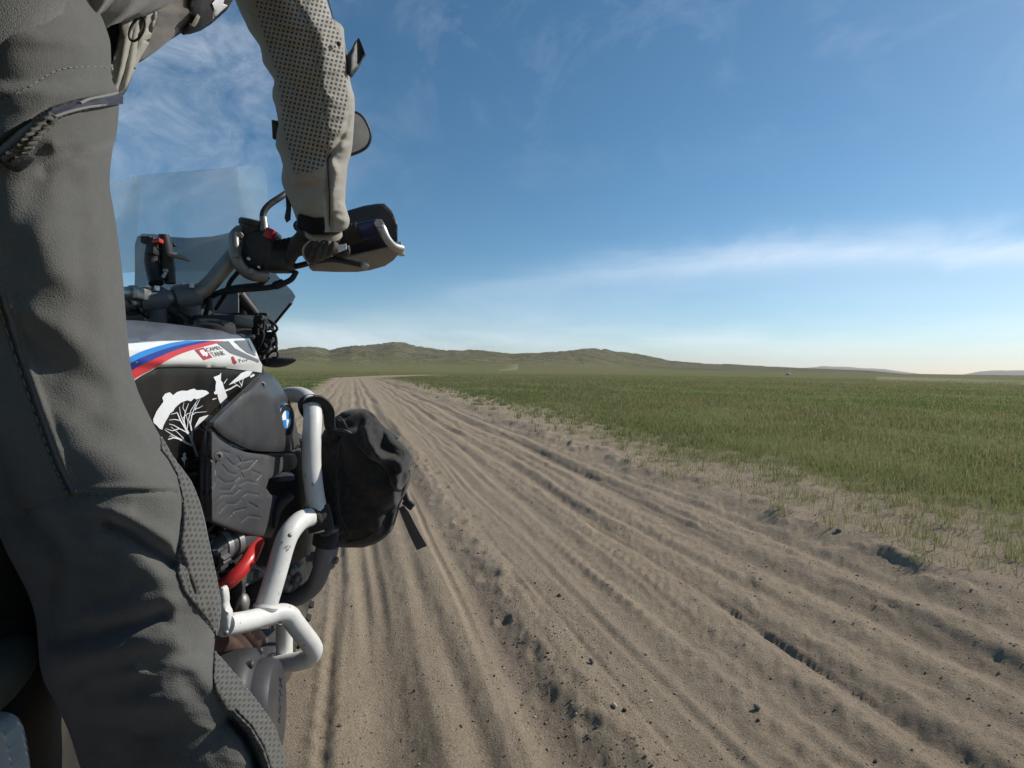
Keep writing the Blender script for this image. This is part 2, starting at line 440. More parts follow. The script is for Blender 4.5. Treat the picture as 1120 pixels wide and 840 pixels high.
half = math.radians(60)
angs = np.concatenate([np.linspace(yaw - half, yaw + half, 900), np.linspace(yaw + half, yaw - half + 2 * math.pi, 110)[1:-1]])
rad = np.concatenate([np.geomspace(.08, 1.0, 22), np.geomspace(1.0, 40, 420)[1:], np.geomspace(40, 14000, 330)[1:]])
TH, RR = np.meshgrid(angs, rad)
gx = CAM[0] + RR * np.sin(TH); gy = CAM[1] + RR * np.cos(TH)
gz = ground_z(gx.ravel(), gy.ravel()).reshape(gx.shape)
na, nr = len(angs), len(rad)
Vg = np.stack([gx, gy, gz], -1).reshape(-1, 3)
ii, jj = np.meshgrid(np.arange(nr - 1), np.arange(na), indexing='ij')
j2 = (jj + 1) % na
Q = np.stack([ii * na + jj, (ii + 1) * na + jj, (ii + 1) * na + j2, ii * na + j2], -1).reshape(-1, 4)
cen = Vg[Q].mean(1)
scn = cen[:, 0] + 0.06 - road_shift(cen[:, 1]); rc = np.hypot(cen[:, 0] - CAM[0], cen[:, 1] - CAM[1])
isroad = (scn > -1.15) & (scn < 3.0) & (cen[:, 1] < 95)
ishill = (rc > 900)
Gm = ground_masks(Vg[:, 0], Vg[:, 1], Vg[:, 2])
# light dirt tracks far out on the plain
def farpatch(x, y):
    px, py, d = proj(np.stack([x, y, 0 * x], -1))
    a = .4 * np.exp(-(polydist(px, py, [(546, 405.2), (566, 404.2)]) / .5) ** 2) * (d > 60) * (d < 900)
    b = np.exp(-(polydist(px, py, [(960, 413.5), (1040, 415.5), (1130, 418.0)]) / 1.6) ** 2) * (d > 40)
    return np.maximum(a, b * .45)
Fp = np.zeros(len(Vg)); kf = np.hypot(Vg[:, 0], Vg[:, 1]) > 50
Fp[kf] = farpatch(Vg[kf, 0], Vg[kf, 1])

def ground_mat():
    n = NT('steppe_ground'); p = n.pos()
    flat = n.n('ShaderNodeVectorMath', operation='MULTIPLY'); n.set(flat, 0, p); n.set(flat, 1, (1, 1, 0.2)); pf = flat.outputs[0]
    g = n.attr('grass')
    big = n.noise(pf, 1.3, 5, 0.6); mid = n.noise(pf, 9, 5, 0.65); fine = n.noise(pf, 160, 3, 0.7); grit = n.noise(pf, 620, 2, 0.7)
    dirt = n.mix(n.ramp(mid, [(0.3, 0.0), (0.7, 1.0)]), (0.318, 0.250, 0.176), (0.402, 0.322, 0.232))
    dirt = n.mix(n.ramp(big, [(0.35, 0.0), (0.65, 0.6)]), dirt, (0.335, 0.270, 0.205))
    dirt = n.mix(n.math('MULTIPLY', n.attr('groove'), n.ramp(fine, [(0.35, 0.3), (0.6, 0.95)])), dirt, (0.185, 0.150, 0.120))
    dirt = n.mix(n.ramp(grit, [(0.36, 0.65), (0.49, 0.0)]), dirt, (0.13, 0.105, 0.080))
    dirt = n.mix(n.ramp(grit, [(0.54, 0.0), (0.66, 0.6)]), dirt, (0.50, 0.41, 0.30))
    vo = n.n('ShaderNodeTexVoronoi', i_Scale=70.0); n.set(vo, 'Vector', pf)
    peb = n.math('MULTIPLY', n.ramp(vo.outputs['Distance'], [(0.14, 1.0), (0.22, 0.0)]), n.ramp(n.n('ShaderNodeSeparateColor', i_Color=vo.outputs['Color']).outputs[0], [(0.72, 0.0), (0.76, 1.0)]))
    pcol = n.ramp(n.n('ShaderNodeSeparateColor', i_Color=vo.outputs['Color']).outputs[1], [(0.2, (0.07, 0.06, 0.055)), (0.6, (0.19, 0.15, 0.12)), (0.95, (0.42, 0.36, 0.29))])
    dirt = n.mix(n.ramp(fine, [(0.40, 0.45), (0.52, 0.0)]), dirt, (0.20, 0.155, 0.105))
    sp = n.noise(pf, 75, 8, 0.85)
    dirt = n.mix(n.ramp(sp, [(0.30, 0.55), (0.47, 0.0)]), dirt, (0.16, 0.125, 0.085))
    dirt = n.mix(n.ramp(sp, [(0.53, 0.0), (0.70, 0.55)]), dirt, (0.50, 0.42, 0.30))
    dirt = n.mix(peb, dirt, pcol)
    gn = n.noise(pf, 0.35, 6, 0.62); gn2 = n.noise(pf, 0.018, 5, 0.6); gn3 = n.noise(pf, 14, 5, 0.7)
    gc = n.mix(n.ramp(gn, [(0.35, 0.0), (0.68, 1.0)]), (0.122, 0.155, 0.046), (0.190, 0.188, 0.080))
    gc = n.mix(n.ramp(gn2, [(0.40, 0.0), (0.60, 0.9)]), gc, (0.200, 0.158, 0.090))
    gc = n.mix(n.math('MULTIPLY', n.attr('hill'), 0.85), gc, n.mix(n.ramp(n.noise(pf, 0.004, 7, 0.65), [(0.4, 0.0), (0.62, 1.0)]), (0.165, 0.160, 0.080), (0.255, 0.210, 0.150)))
    gc = n.mix(n.ramp(gn3, [(0.25, 0.5), (0.6, 0.0)]), gc, (0.08, 0.088, 0.036))
    gm = n.math('ADD', g, n.math('MULTIPLY', n.math('SUBTRACT', gn3, 0.5), 0.8), clamp=True)
    gm = n.math('MULTIPLY', gm, n.ramp(g, [(0.03, 0.0), (0.25, 1.0)]))
    col = n.mix(gm, dirt, gc)
    col = n.mix(n.attr('pale'), col, (0.40, 0.34, 0.25))
    hgt = n.math('ADD', n.math('MULTIPLY', fine, 0.7), n.math('ADD', n.math('MULTIPLY', sp, 0.8), n.math('MULTIPLY', peb, 0.6)))
    nb = n.bump(hgt, 1.0, 0.010)
    nb = n.bump(mid, 0.4, 0.02, nb)
    nb = n.bump(n.noise(pf, 0.012, 8, 0.68), n.math('MULTIPLY', n.attr('hill'), 1.0), 40.0, nb)
    return n.done(n.bsdf(col, 0.97, 0, 0.02, nb))
GROUND = ground_mat()
# coarse dark gravel gathers in the ruts
sv = Vg[:, 0] + 0.06 - road_shift(Vg[:, 1])
gr = np.zeros(len(Vg))
for c, wd, dp, am, wl in TRACKS:
    m = am * (np.sin(Vg[:, 1] * 2 * math.pi / wl + c * 9.0) + 0.6 * np.sin(Vg[:, 1] * 2 * math.pi / (wl * .37) + c * 23.0) * .5)
    gr = np.maximum(gr, np.exp(-((sv - c - m - .25 * wd) / (wd * .8)) ** 2) * min(1, dp / .04) * np.clip(.55 + 1.2 * vn2(Vg[:, 1] * .7, 0 * sv + c * 5, 71), 0, 1))
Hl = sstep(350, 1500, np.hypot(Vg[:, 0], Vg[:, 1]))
for nm, sel in (('dirt_road', isroad), ('hills', ishill), ('grassland', ~isroad & ~ishill)):
    q_ = Q[sel]; u_, inv = np.unique(q_.ravel(), return_inverse=True)
    me = fast_mesh(nm, Vg[u_], inv.reshape(-1, 4))
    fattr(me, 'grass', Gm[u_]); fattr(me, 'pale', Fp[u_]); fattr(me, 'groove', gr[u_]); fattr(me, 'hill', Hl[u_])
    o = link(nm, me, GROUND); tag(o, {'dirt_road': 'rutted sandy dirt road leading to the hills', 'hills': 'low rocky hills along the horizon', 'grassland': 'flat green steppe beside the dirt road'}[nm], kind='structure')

# far blue mountains on the right of the horizon
def mountains():
    pts = [(820, 408), (850, 405), (880, 402.2), (900, 400.2), (920, 400.8), (945, 402.4), (965, 403.2), (985, 406), (1010, 409), (1035, 410), (1055, 409), (1075, 405.5), (1095, 404.6), (1115, 405), (1150, 403), (1250, 402), (1400, 408), (1500, 416)]
    xs = np.linspace(800, 1500, 240); ys = np.interp(xs, [a for a, b in pts], [b for a, b in pts])
    rows = []
    for lay, (dd, k) in enumerate([(12000, 0.0), (12400, 0.55), (12900, 1.0), (13400, .4), (13700, 0)]):
        row = []
        for x, y in zip(xs, ys):
            v = FW + RT * ((x - 560) / FOC) + UP * ((420 - y) / FOC); hv = math.hypot(v[0], v[1])
            z = .95 + dd * v[2] / hv
            z = max(z, 2) * k * (1 + .08 * float(vn2(x * .13, lay * 3.7, 91))) - 6
            row.append((CAM[0] + dd * v[0] / hv, CAM[1] + dd * v[1] / hv, z))
        rows.append(row)
    m = MB(); n = len(xs)
    m.add([p for r in rows for p in r], [(i * n + k, i * n + k + 1, (i + 1) * n + k + 1, (i + 1) * n + k) for i in range(4) for k in range(n - 1)])
    return tag(m.build('mountains', GROUND, sharp=0), 'blue mountains far off on the horizon', kind='structure')
mountains()

# haze: air between the camera and the far hills
if HAZE > 0:
    n = NT('haze'); vol = n.n('ShaderNodeVolumePrincipled', i_Color=(0.80, 0.88, 1.0, 1), i_Density=HAZE, i_Anisotropy=0.2)
    n.t.links.new(vol.outputs[0], n.out.inputs['Volume'])
    m = MB(); m.box((0, 0, 199), (29000, 29000, 420))
    o = m.build('haze', n.m, smooth=False); tag(o, 'thin pale haze over the plain', kind='stuff')

# ------------------------------------------------------------------ grass
def grass_mat():
    n = NT('grass_blades')
    t = n.attr('tip'); k = n.attr('kind')
    c = n.ramp(k, [(0.0, (0.112, 0.165, 0.044)), (0.45, (0.172, 0.215, 0.066)), (0.7, (0.25, 0.225, 0.105)), (0.86, (0.24, 0.19, 0.09)), (1.0, (0.36, 0.31, 0.19))])
    c = n.mix(n.math('MULTIPLY', t, 0.25), c, (0.22, 0.20, 0.09))
    b = n.bsdf(c, 0.6, 0, 0.25)
    tr = n.n('ShaderNodeBsdfTranslucent'); n.set(tr, 'Color', c)
    mx = n.n('ShaderNodeMixShader'); n.set(mx, 0, 0.5); n.t.links.new(b.outputs[0], mx.inputs[1]); n.t.links.new(tr.outputs[0], mx.inputs[2])
    return n.done(mx)
GRASSM = grass_mat()
def blades(name, x, y, hgt, wid, kind, lab):
    n = len(x); z = ground_z(x, y) - 0.004
    a = rng.uniform(0, 2 * math.pi, n); la = rng.uniform(0, 2 * math.pi, n); lean = rng.uniform(0.05, 0.6, n) * hgt
    bx, by = np.cos(a) * wid * .5, np.sin(a) * wid * .5; lx, ly = np.cos(la) * lean + .06 * hgt, np.sin(la) * lean
    V = np.empty((n, 5, 3))
    V[:, 0] = np.stack([x - bx, y - by, z], -1); V[:, 1] = np.stack([x + bx, y + by, z], -1)
    V[:, 2] = np.stack([x - bx * .8 + lx * .35, y - by * .8 + ly * .35, z + hgt * .55], -1); V[:, 3] = np.stack([x + bx * .8 + lx * .35, y + by * .8 + ly * .35, z + hgt * .55], -1)
    V[:, 4] = np.stack([x + lx, y + ly, z + hgt * rng.uniform(.8, 1, n)], -1)
    b = np.arange(n) * 5
    me = fast_mesh(name, V.reshape(-1, 3), np.stack([b, b + 1, b + 3, b + 2], -1), np.stack([b + 2, b + 3, b + 4], -1))
    fattr(me, 'tip', np.tile([0, 0, .5, .5, 1], n)); fattr(me, 'kind', np.repeat(kind, 5))
    return tag(link(name, me, GRASSM), lab, kind='stuff')
def scatter(n, r0, r1, a0=-47, a1=52):
    r = np.exp(rng.uniform(math.log(r0), math.log(r1), n)); th = yaw + np.radians(rng.uniform(a0, a1, n))
    return CAM[0] + r * np.sin(th), CAM[1] + r * np.cos(th), r
x, y, r = scatter(GRASS_N, 2.4, 120)
g = ground_masks(x, y, 0 * x); s_ = x + .06 - road_shift(y)
patch = fbm2(x * .55, y * .4, 4, 81)
keep = rng.uniform(0, 1, len(x)) < np.clip((g - .2) * 1.25, 0, 1) ** 1.4 * np.clip(.85 + patch, .35, 1)
x, y, r, patch, s_ = x[keep], y[keep], r[keep], patch[keep], s_[keep]
n = len(x)
hg = 0.50 * (0.075 + 0.13 * rng.beta(1.6, 2.2, n)) * (1 + .5 * patch) * np.clip(.55 + (s_ - 3.6) * .35, .5, 1.1)
hg = np.where(s_ < 0, .06 * (1 + .5 * patch), hg) * np.clip(1.0 - (r - 20) / 160, .35, 1)
kd = np.clip(rng.beta(2, 3.2, n) + .25 * np.clip(-patch, 0, 1) + .34 * fbm2(x / 9, y / 6, 3, 86), 0, .8); dry = rng.uniform(0, 1, n) < np.clip(.22 + .35 * fbm2(x * .22, y * .16, 3, 85), .06, .6); kd[dry] = rng.uniform(.8, 1, dry.sum())
hg[dry] *= 1.25; tall = rng.uniform(0, 1, n) < .02; hg[tall] *= 2.0
blades('grass', x, y, hg, np.maximum(.0035, r * .00085), kd, 'green steppe grass right of the dirt road')
# dry stubble on the verge
x, y, r = scatter(150000, 2.4, 40, -47, 52); s_ = x + .06 - road_shift(y)
pt = fbm2(x * 1.6, y * 1.3, 4, 83)
k = ((s_ > 3.05) & (s_ < 5.6) & (rng.uniform(0, 1, len(x)) < np.clip(.40 + 1.1 * pt, .04, 1) * sstep(2.85, 3.7, s_))) | ((s_ < -.9) & (s_ > -2.2) & (rng.uniform(0, 1, len(x)) < .3))
x, y, r, pt = x[k], y[k], r[k], pt[k]
blades('dry_grass', x, y, rng.uniform(.015, .065, len(x)) * (1 + .8 * np.clip(pt, 0, 1)), np.maximum(.0028, r * .0008), np.clip(rng.uniform(.1, .95, len(x)), 0, 1), 'short dry stubble between the road and the green grass')
# tufts on the verge
tn = 900; r_ = np.exp(rng.uniform(math.log(2.5), math.log(30), tn * 6)); th_ = yaw + np.radians(rng.uniform(-25, 50, tn * 6))
tx, ty = CAM[0] + r_ * np.sin(th_), CAM[1] + r_ * np.cos(th_); st = tx + .06 - road_shift(ty)
kk = ((st > 2.95) & (st < 5.2) & (rng.uniform(0, 1, len(st)) < sstep(2.9, 4.2, st) * .8 + .2)) | ((st < -1.2) & (st > -2.4)); tx, ty = tx[kk][:tn], ty[kk][:tn]
m_ = 16; X = np.repeat(tx, m_) + rng.normal(0, .03, len(tx) * m_); Y = np.repeat(ty, m_) + rng.normal(0, .03, len(tx) * m_)
rr_ = np.hypot(X - CAM[0], Y); big_ = np.repeat(rng.uniform(.5, 1.3, len(tx)), m_)
blades('sparse_grass', X, Y, big_ * rng.uniform(.04, .13, len(X)), np.maximum(.003, rr_ * .0008), np.clip(rng.beta(2, 2, len(X)) + .1, 0, 1), 'sparse tufts of grass on the sandy verge')

# ------------------------------------------------------------------ gravel and stones
STONE = worn('stone', (0.13, 0.11, 0.095), .85, 0, .3, .5, 60, .6, .3)
def stones_mesh(x, y, rad_, name):
    bm = bmesh.new(); bmesh.ops.create_icosphere(bm, subdivisions=1, radius=1.0)
    bv = np.array([v.co for v in bm.verts]); bf = np.array([[v.index for v in f.verts] for f in bm.faces]); bm.free()
    n = len(x); sc_ = rng.uniform(.6, 1.3, (n, 1, 3)) * np.array((1, 1, .7)); jit = 1 + rng.uniform(-.28, .28, (n, len(bv), 1))
    V = bv[None] * jit * sc_ * rad_[:, None, None]
    V += np.stack([x, y, ground_z(x, y) + rad_ * .3], -1)[:, None]
    T = (bf[None] + (np.arange(n) * len(bv))[:, None, None]).reshape(-1, 3)
    me = fast_mesh(name, V.reshape(-1, 3), None, T); me.polygons.foreach_set('use_smooth', np.zeros(len(T), bool))
    fattr(me, 'kind', np.repeat(rng.uniform(0, 1, n), len(bv)))
    return me
def gravel_mat():
    n = NT('gravel'); k = n.attr('kind')
    c = n.ramp(k, [(0.0, (0.06, 0.052, 0.046)), (0.45, (0.13, 0.105, 0.085)), (0.8, (0.24, 0.19, 0.14)), (1.0, (0.50, 0.44, 0.36))])
    return n.done(n.bsdf(c, .9, 0, .2, n.bump(n.noise(n.pos(), 300, 3), .5, .002)))
GM = gravel_mat()
x, y, r = scatter(30000, 1.1, 14, -40, 50)
s_ = x + .06; den = .12 + .9 * np.exp(-((s_ - 1.05) / .16) ** 2) + .7 * np.exp(-((s_ - .95) / .08) ** 2) + .45 * sstep(1.7, 2.4, s_) + .6 * np.exp(-((s_ - 3.0) / .25) ** 2)
k = (rng.uniform(0, 1, len(x)) < den * .42) & (s_ > -1.2) & (s_ < 3.9); x, y, r = x[k], y[k], r[k]
rd = np.clip(rng.lognormal(math.log(.0022), .42, len(x)), .0013, .008)
tag(link('gravel', stones_mesh(x, y, rd, 'gravel'), GM), 'small loose gravel scattered over the sandy ruts', kind='stuff')
def gpt(px, py):
    v = FW + RT * ((px - 560) / FOC) + UP * ((420 - py) / FOC); d = (0 - CAM[2]) / v[2]
    return CAM + d * v
for px_, py_, rad_, lab in [(647, 725, .016, 'dark grey stone lying in the footprints of the road'), (672, 774, .013, 'pale tan stone near the bottom of the dirt road'),
                            (828, 777, .013, 'round dark brown stone alone on the flat tyre marks'), (917, 590, .022, 'brown clod of earth lying below the broken verge'),
                            (612, 652, .010, 'small black pebble beside a hollow in the rut'), (683, 778, .009, 'second pale pebble touching the tan stone on its right'),
                            (724, 492, .022, 'dark clod far up the road near the grass edge')]:
    g_ = gpt(px_, py_)
    me = stones_mesh(np.array([0.0]), np.array([0.0]), np.array([rad_]), 'stone'); 
    co = np.array([v.co for v in me.vertices]); co -= co.mean(0); me.vertices.foreach_set('co', co.astype(np.float32).ravel()); me.update()
    z_ = float(ground_z(np.array([g_[0]]), np.array([g_[1]]))[0])
    o = link('stone', me, GM if 'pale' in lab else STONE, None, (g_[0], g_[1], z_ + rad_ * .45))
    sm = o.modifiers.new('s', 'SUBSURF'); sm.levels = 1; sm.render_levels = 2
    tag(o, lab, 'stone', 'loose stones on the dirt road')
g_ = P(862, 413.2, 150.0)
mb = MB(); 
for dx, dz, q in ((0, .3, .55), (.6, .2, .4), (-.5, .15, .35)): mb.ball((g_[0] + dx, g_[1], g_[2] * 0 + dz), (q, q, q * .9), 10)
tag(mb.build('boulder', worn('pale_rock', (.5, .47, .42), .9, 0, .2, .3, 3, .3, 0)), 'tiny pale boulder far out on the green plain', 'boulder')
# ================================================================== MOTORCYCLE
M = {}
M['white'] = worn('white_paint', (0.78, 0.78, 0.77), .32, 0, .5, .04, 14, .04, .12, .4)
M['whitebar'] = worn('white_powder_coat', (0.68, 0.675, 0.65), .42, 0, .5, .08, 22, .12, .34, 0, .8)
M['blackgloss'] = worn('black_gloss_panel', (0.010, 0.0095, 0.010), .34, 0, .28, .3, 12, .04, .07, 0)
M['black'] = worn('black_plastic', (0.022, 0.022, 0.024), .5, 0, .45, .3, 25, .2, .10)
M['rubber'] = worn('black_rubber', (0.018, 0.018, 0.019), .75, 0, .3, .3, 40, .3, .14)
M['shroud'] = worn('dark_grey_plastic', (0.034, 0.035, 0.039), .44, 0, .45, .16, 26, .35, .10)
M['shroud2'] = worn('mid_grey_plastic', (0.058, 0.060, 0.066), .48, 0, .45, .16, 26, .35, .13)
M['greytop'] = worn('slate_paint', (0.115, 0.128, 0.150), .34, 0, .5, .08, 12, .05, .12, .3)
M['silver'] = worn('silver_aluminium', (0.42, 0.41, 0.39), .36, .85, .5, .10, 30, .12, .12)
M['dullsilver'] = worn('dull_grey_metal', (0.26, 0.255, 0.245), .48, .6, .5, .18, 30, .25, .28)
M['engine'] = worn('engine_casting', (0.075, 0.075, 0.078), .5, .3, .5, .25, 28, .3, .30)
M['cover'] = worn('grey_engine_cover', (0.036, 0.037, 0.042), .52, .1, .5, .12, 26, .12, .14)
M['darkbar'] = worn('grey_coat_painted_shade', (0.115, 0.12, 0.135), .48, 0, .5, .12, 30, .15, .18)  # grey of the bar risers, and shade painted onto the lower crash bar
M['red'] = worn('red_paint', (0.56, 0.022, 0.020), .32, 0, .5, .08, 20, .05, .07, .35)
M['guard'] = worn('grey_plastic_painted_bounce', (0.30, 0.275, 0.245), .55, 0, .4, .1, 18, .1, .3)
M['exhaust'] = worn('burnt_steel', (0.14, 0.085, 0.075), .45, .7, .5, .5, 16, .3, .3)
M['blueano'] = worn('blue_anodised', (0.010, 0.018, 0.075), .35, .6, .5, .2, 30, .08, .05)
M['chrome'] = worn('chrome', (0.7, 0.7, 0.7), .15, 1, .5, .03, 30, .02, .04)
M['tyre'] = worn('dusty_tyre', (0.035, 0.033, 0.031), .85, 0, .3, .3, 20, .4, .5)
def flat(name, col, rough=.4):
    return worn(name, col, rough, 0, .5, .05, 20, .03, .06)
M['d_light'] = flat('light_blue_vinyl', (0.02, 0.22, 0.62)); M['d_blue'] = flat('dark_blue_vinyl', (0.012, 0.035, 0.26)); M['d_red'] = flat('red_vinyl', (0.60, 0.035, 0.045))
M['d_white'] = flat('white_vinyl', (0.78, 0.79, 0.80), .5); M['d_grey'] = flat('grey_vinyl', (0.16, 0.17, 0.19)); M['d_black'] = flat('black_vinyl', (0.02, 0.02, 0.02)); M['d_crimson'] = flat('crimson_vinyl', (0.42, 0.03, 0.05))
def glass_mat(name, tint, dust, dcol, gl=.06):
    n = NT(name); p = n.pos()
    tr = n.n('ShaderNodeBsdfTransparent'); n.set(tr, 'Color', tint)
    gs = n.n('ShaderNodeBsdfGlossy'); n.set(gs, 'Roughness', .12); n.set(gs, 'Color', (.9, .95, 1))
    lw = n.n('ShaderNodeLayerWeight', i_Blend=0.25)
    df = n.n('ShaderNodeBsdfDiffuse'); n.set(df, 'Color', dcol)
    tl = n.n('ShaderNodeBsdfTranslucent'); n.set(tl, 'Color', dcol)
    dd = n.n('ShaderNodeMixShader'); n.set(dd, 0, .5); n.t.links.new(df.outputs[0], dd.inputs[1]); n.t.links.new(tl.outputs[0], dd.inputs[2])
    m1 = n.n('ShaderNodeMixShader'); n.set(m1, 0, n.math('MULTIPLY', n.ramp(n.noise(p, 22, 7, .7), [(.3, .35), (.68, 1)]), dust)); n.t.links.new(tr.outputs[0], m1.inputs[1]); n.t.links.new(dd.outputs[0], m1.inputs[2])
    m2 = n.n('ShaderNodeMixShader'); n.set(m2, 0, n.math('MULTIPLY', lw.outputs['Fresnel'], gl * 4, clamp=True)); n.t.links.new(m1.outputs[0], m2.inputs[1]); n.t.links.new(gs.outputs[0], m2.inputs[2])
    return n.done(m2)
M['clear'] = glass_mat('clear_screen', (.93, .94, .94), .12, (.50, .52, .52), .05)
M['tint'] = glass_mat('tinted_screen', (.50, .50, .50), .16, (.34, .36, .38), .06)
n_ = NT('mirror_glass'); M['mirror'] = n_.done(n_.bsdf((.30, .32, .35), .05, 1.0))
n_ = NT('red_display'); M['redlens'] = n_.done(n_.bsdf((.55, .03, .02), .25, 0, .6))  # plain red surface, gives off no light

bike = empty('motorcycle', (0.05, 0.75, 0.0))
tag(bike, 'white and black adventure motorcycle with white crash bars and red frame tubes', 'motorcycle')

def resample(poly, step, closed=True):
    out = []; n = len(poly)
    for i in range(n if closed else n - 1):
        a = np.array(poly[i], float); b = np.array(poly[(i + 1) % n], float); k = max(1, int(np.linalg.norm(b - a) / step))
        out += [a + (b - a) * j / k for j in range(k)]
    if not closed: out.append(np.array(poly[-1], float))
    return out
def roundpoly(poly, k=1):
    """corner-cutting, makes an outline from a photograph smooth"""
    q = [np.array(p, float) for p in poly]
    for _ in range(k):
        o = []
        for i in range(len(q)):
            a, b = q[i], q[(i + 1) % len(q)]; o += [a * .75 + b * .25, a * .25 + b * .75]
        q = o
    return q
def tri_poly(poly, step, fill=True):
    pts = [Vector((float(p[0]), float(p[1]))) for p in poly]; n = len(pts)
    ed = [(i, (i + 1) % n) for i in range(n)]
    if fill:
        xs = [p.x for p in pts]; ys = [p.y for p in pts]
        X, Y = np.meshgrid(np.arange(min(xs) + step / 2, max(xs), step), np.arange(min(ys) + step / 2, max(ys), step))
        X[::2] += step / 2; X = X.ravel(); Y = Y.ravel()
        pl = [(p.x, p.y) for p in pts]
        ok = inpoly(X, Y, pl) & (polydist(X, Y, pl, True) > step * .55)
        pts += [Vector((a, b)) for a, b in zip(X[ok], Y[ok])]
    v, e, f, ov, oe, of = geometry.delaunay_2d_cdt(pts, ed, [], 1, 1e-4)
    return np.array([(q.x, q.y) for q in v]), [tuple(t) for t in f]
def panel(name, poly, dfun, mat, parent, thick=.005, step=5, rnd=.003, rw=4, off=0.0, relief=None, inn=None, sm=0, sharp=50, jag=None):
    """a shaped panel: outline at its own depth dfun(px,py), real thickness, rounded rim"""
    pl = roundpoly(poly, sm) if sm else poly
    pl = resample(pl, step)
    v, f = tri_poly(pl, step)
    px, py = v[:, 0], v[:, 1]
    di = polydist(px, py, [tuple(q) for q in pl], True)
    t = np.clip(di / rw, 0, 1); d = dfun(px, py) - off + rnd * (1 - np.sqrt(1 - (1 - t) ** 2))
    if relief is not None: d = d - relief(px, py) * np.clip(di / 3, 0, 1)
    fr = np.array([P(a, b, c) for a, b, c in zip(px, py, d)])
    if inn is None: inn = FW
    bk = fr + np.array(inn) * thick
    n = len(v)
    edges = {}
    for t_ in f:
        for i in range(len(t_)):
            a, b = t_[i], t_[(i + 1) % len(t_)]; edges[(a, b)] = 1
    m = MB(); fc = list(f) + [tuple(n + i for i in t_[::-1]) for t_ in f]
    for (a, b) in edges:
        if (b, a) not in edges: fc.append((b, a, n + a, n + b))
    m.add(np.concatenate([fr, bk]), fc)
    return m.build(name, mat, parent, sharp=sharp)
def decal(name, polys, dfun, mat, parent, off=.0022, step=3):
    m = MB()
    for pl in polys:
        v, f = tri_poly(resample(pl, step), step)
        m.add([P(a, b, float(dfun(np.array([a]), np.array([b]))[0]) - off) for a, b in v], f)
    return m.build(name, mat, parent, sharp=0)
def stroke(line, w):
    """thin px stroke polygon from polyline with width(s)"""
    q = [np.array(p, float) for p in line]; n = len(q); L = []; Rr = []
    for i in range(n):
        t = q[min(i + 1, n - 1)] - q[max(i - 1, 0)]; t /= np.linalg.norm(t) + 1e-9; nn = np.array((-t[1], t[0])); ww = (w[0] + (w[1] - w[0]) * i / (n - 1)) / 2
        L.append(q[i] + nn * ww); Rr.append(q[i] - nn * ww)
    return L + Rr[::-1]
def text_decal(name, s, quad, dfun, mat, parent, off=.0016, extr=0.0):
    cu = bpy.data.curves.new('t', 'FONT'); cu.body = s; cu.resolution_u = 2
    to = bpy.data.objects.new('t', cu); COL.objects.link(to)
    dg = bpy.context.evaluated_depsgraph_get(); me = to.evaluated_get(dg).to_mesh()
    vs = np.array([v.co[:2] for v in me.vertices]); fs = [tuple(p.vertices) for p in me.polygons]
    to.evaluated_get(dg).to_mesh_clear(); bpy.data.objects.remove(to); bpy.data.curves.remove(cu)
    lo, hi = vs.min(0), vs.max(0); uv = (vs - lo) / (hi - lo)
    bl, br, tr_, tl = [np.array(q, float) for q in quad]
    pp = [(1 - v) * ((1 - u) * bl + u * br) + v * ((1 - u) * tl + u * tr_) for u, v in uv]
    m = MB(); m.add([P(q[0], q[1], float(dfun(np.array([q[0]]), np.array([q[1]]))[0]) - off) for q in pp], fs)
    o = m.build(name, mat, parent, smooth=False)
    return o

# ---- tank
TX, TD = [60, 100, 140, 180, 225, 260, 288, 310], [.36, .40, .46, .55, .69, .84, .99, 1.12]
def d_tank(px, py):
    px = np.asarray(px, float); py = np.asarray(py, float)
    d = np.interp(px, TX, TD)
    top = np.interp(px, [135, 180, 230, 273, 290], [376, 373, 372, 371, 385])
    return d + np.clip(top - py, 0, 60) ** 1.25 * .0032 + np.clip(py - 398, 0, 200) * .0005 + .012 * np.clip((py - 396) / 6, 0, 1)
m = MB()
rings = []
for y_, hw, zb, zt in [(.30, .06, .80, .90), (.42, .085, .74, .97), (.55, .095, .70, .99), (.75, .085, .68, 1.0), (.95, .085, .70, 1.0), (1.10, .075, .74, .98), (1.18, .05, .80, .95)]:
    rings.append([(hw * math.copysign(abs(math.cos(a)) ** .55, math.cos(a)), y_, (zb + zt) / 2 + (zt - zb) / 2 * math.copysign(abs(math.sin(a)) ** .55, math.sin(a))) for a in np.linspace(0, 2 * math.pi, 28, endpoint=False)])
m.loft(rings); tank = m.build('fuel_tank', M['black'], bike)
IN = np.array((-1.0, .1, 0))
top_out = [(95, 356), (120, 351), (150, 350.5), (185, 354), (217, 358), (245, 362), (268, 366), (274, 371), (252, 373), (228, 373.5), (180, 375), (140, 378), (95, 388)]
panel('tank_top', top_out, d_tank, M['greytop'], tank, .012, 5, .004, 5, 0.0, inn=IN)
white_out = [(95, 390), (139, 376), (178, 373), (228, 372), (254, 370.5), (273, 370), (279, 381), (284, 394), (287, 399), (286, 407.5), (268, 405), (249, 403), (220, 401.5), (196, 401), (172, 402), (155, 411), (143, 419), (95, 450)]
wp = panel('side_panel', white_out, d_tank, M['white'], tank, .010, 4, .005, 5, .008, inn=IN); wp['label'] = 'white side panel with blue and red stripes'
dw = lambda a, b: d_tank(a, b) - .008
def arc(pts, n=16):
    o, _ = catmull([np.array(p, float) for p in pts], [0] * len(pts), n); return o
s0 = arc([(100, 408), (139, 387), (158, 378.5), (180, 373.2), (186, 372.6)], 6); s1 = arc([(100, 415), (140, 391.5), (160, 382.5), (185, 375.5), (204, 372.5)], 6)
s2 = arc([(100, 428), (141, 398.5), (165, 387), (195, 377.5), (222, 372.6)], 6); s3 = arc([(100, 440), (142, 407), (165, 394.5), (198, 381), (234, 372.8)], 6)
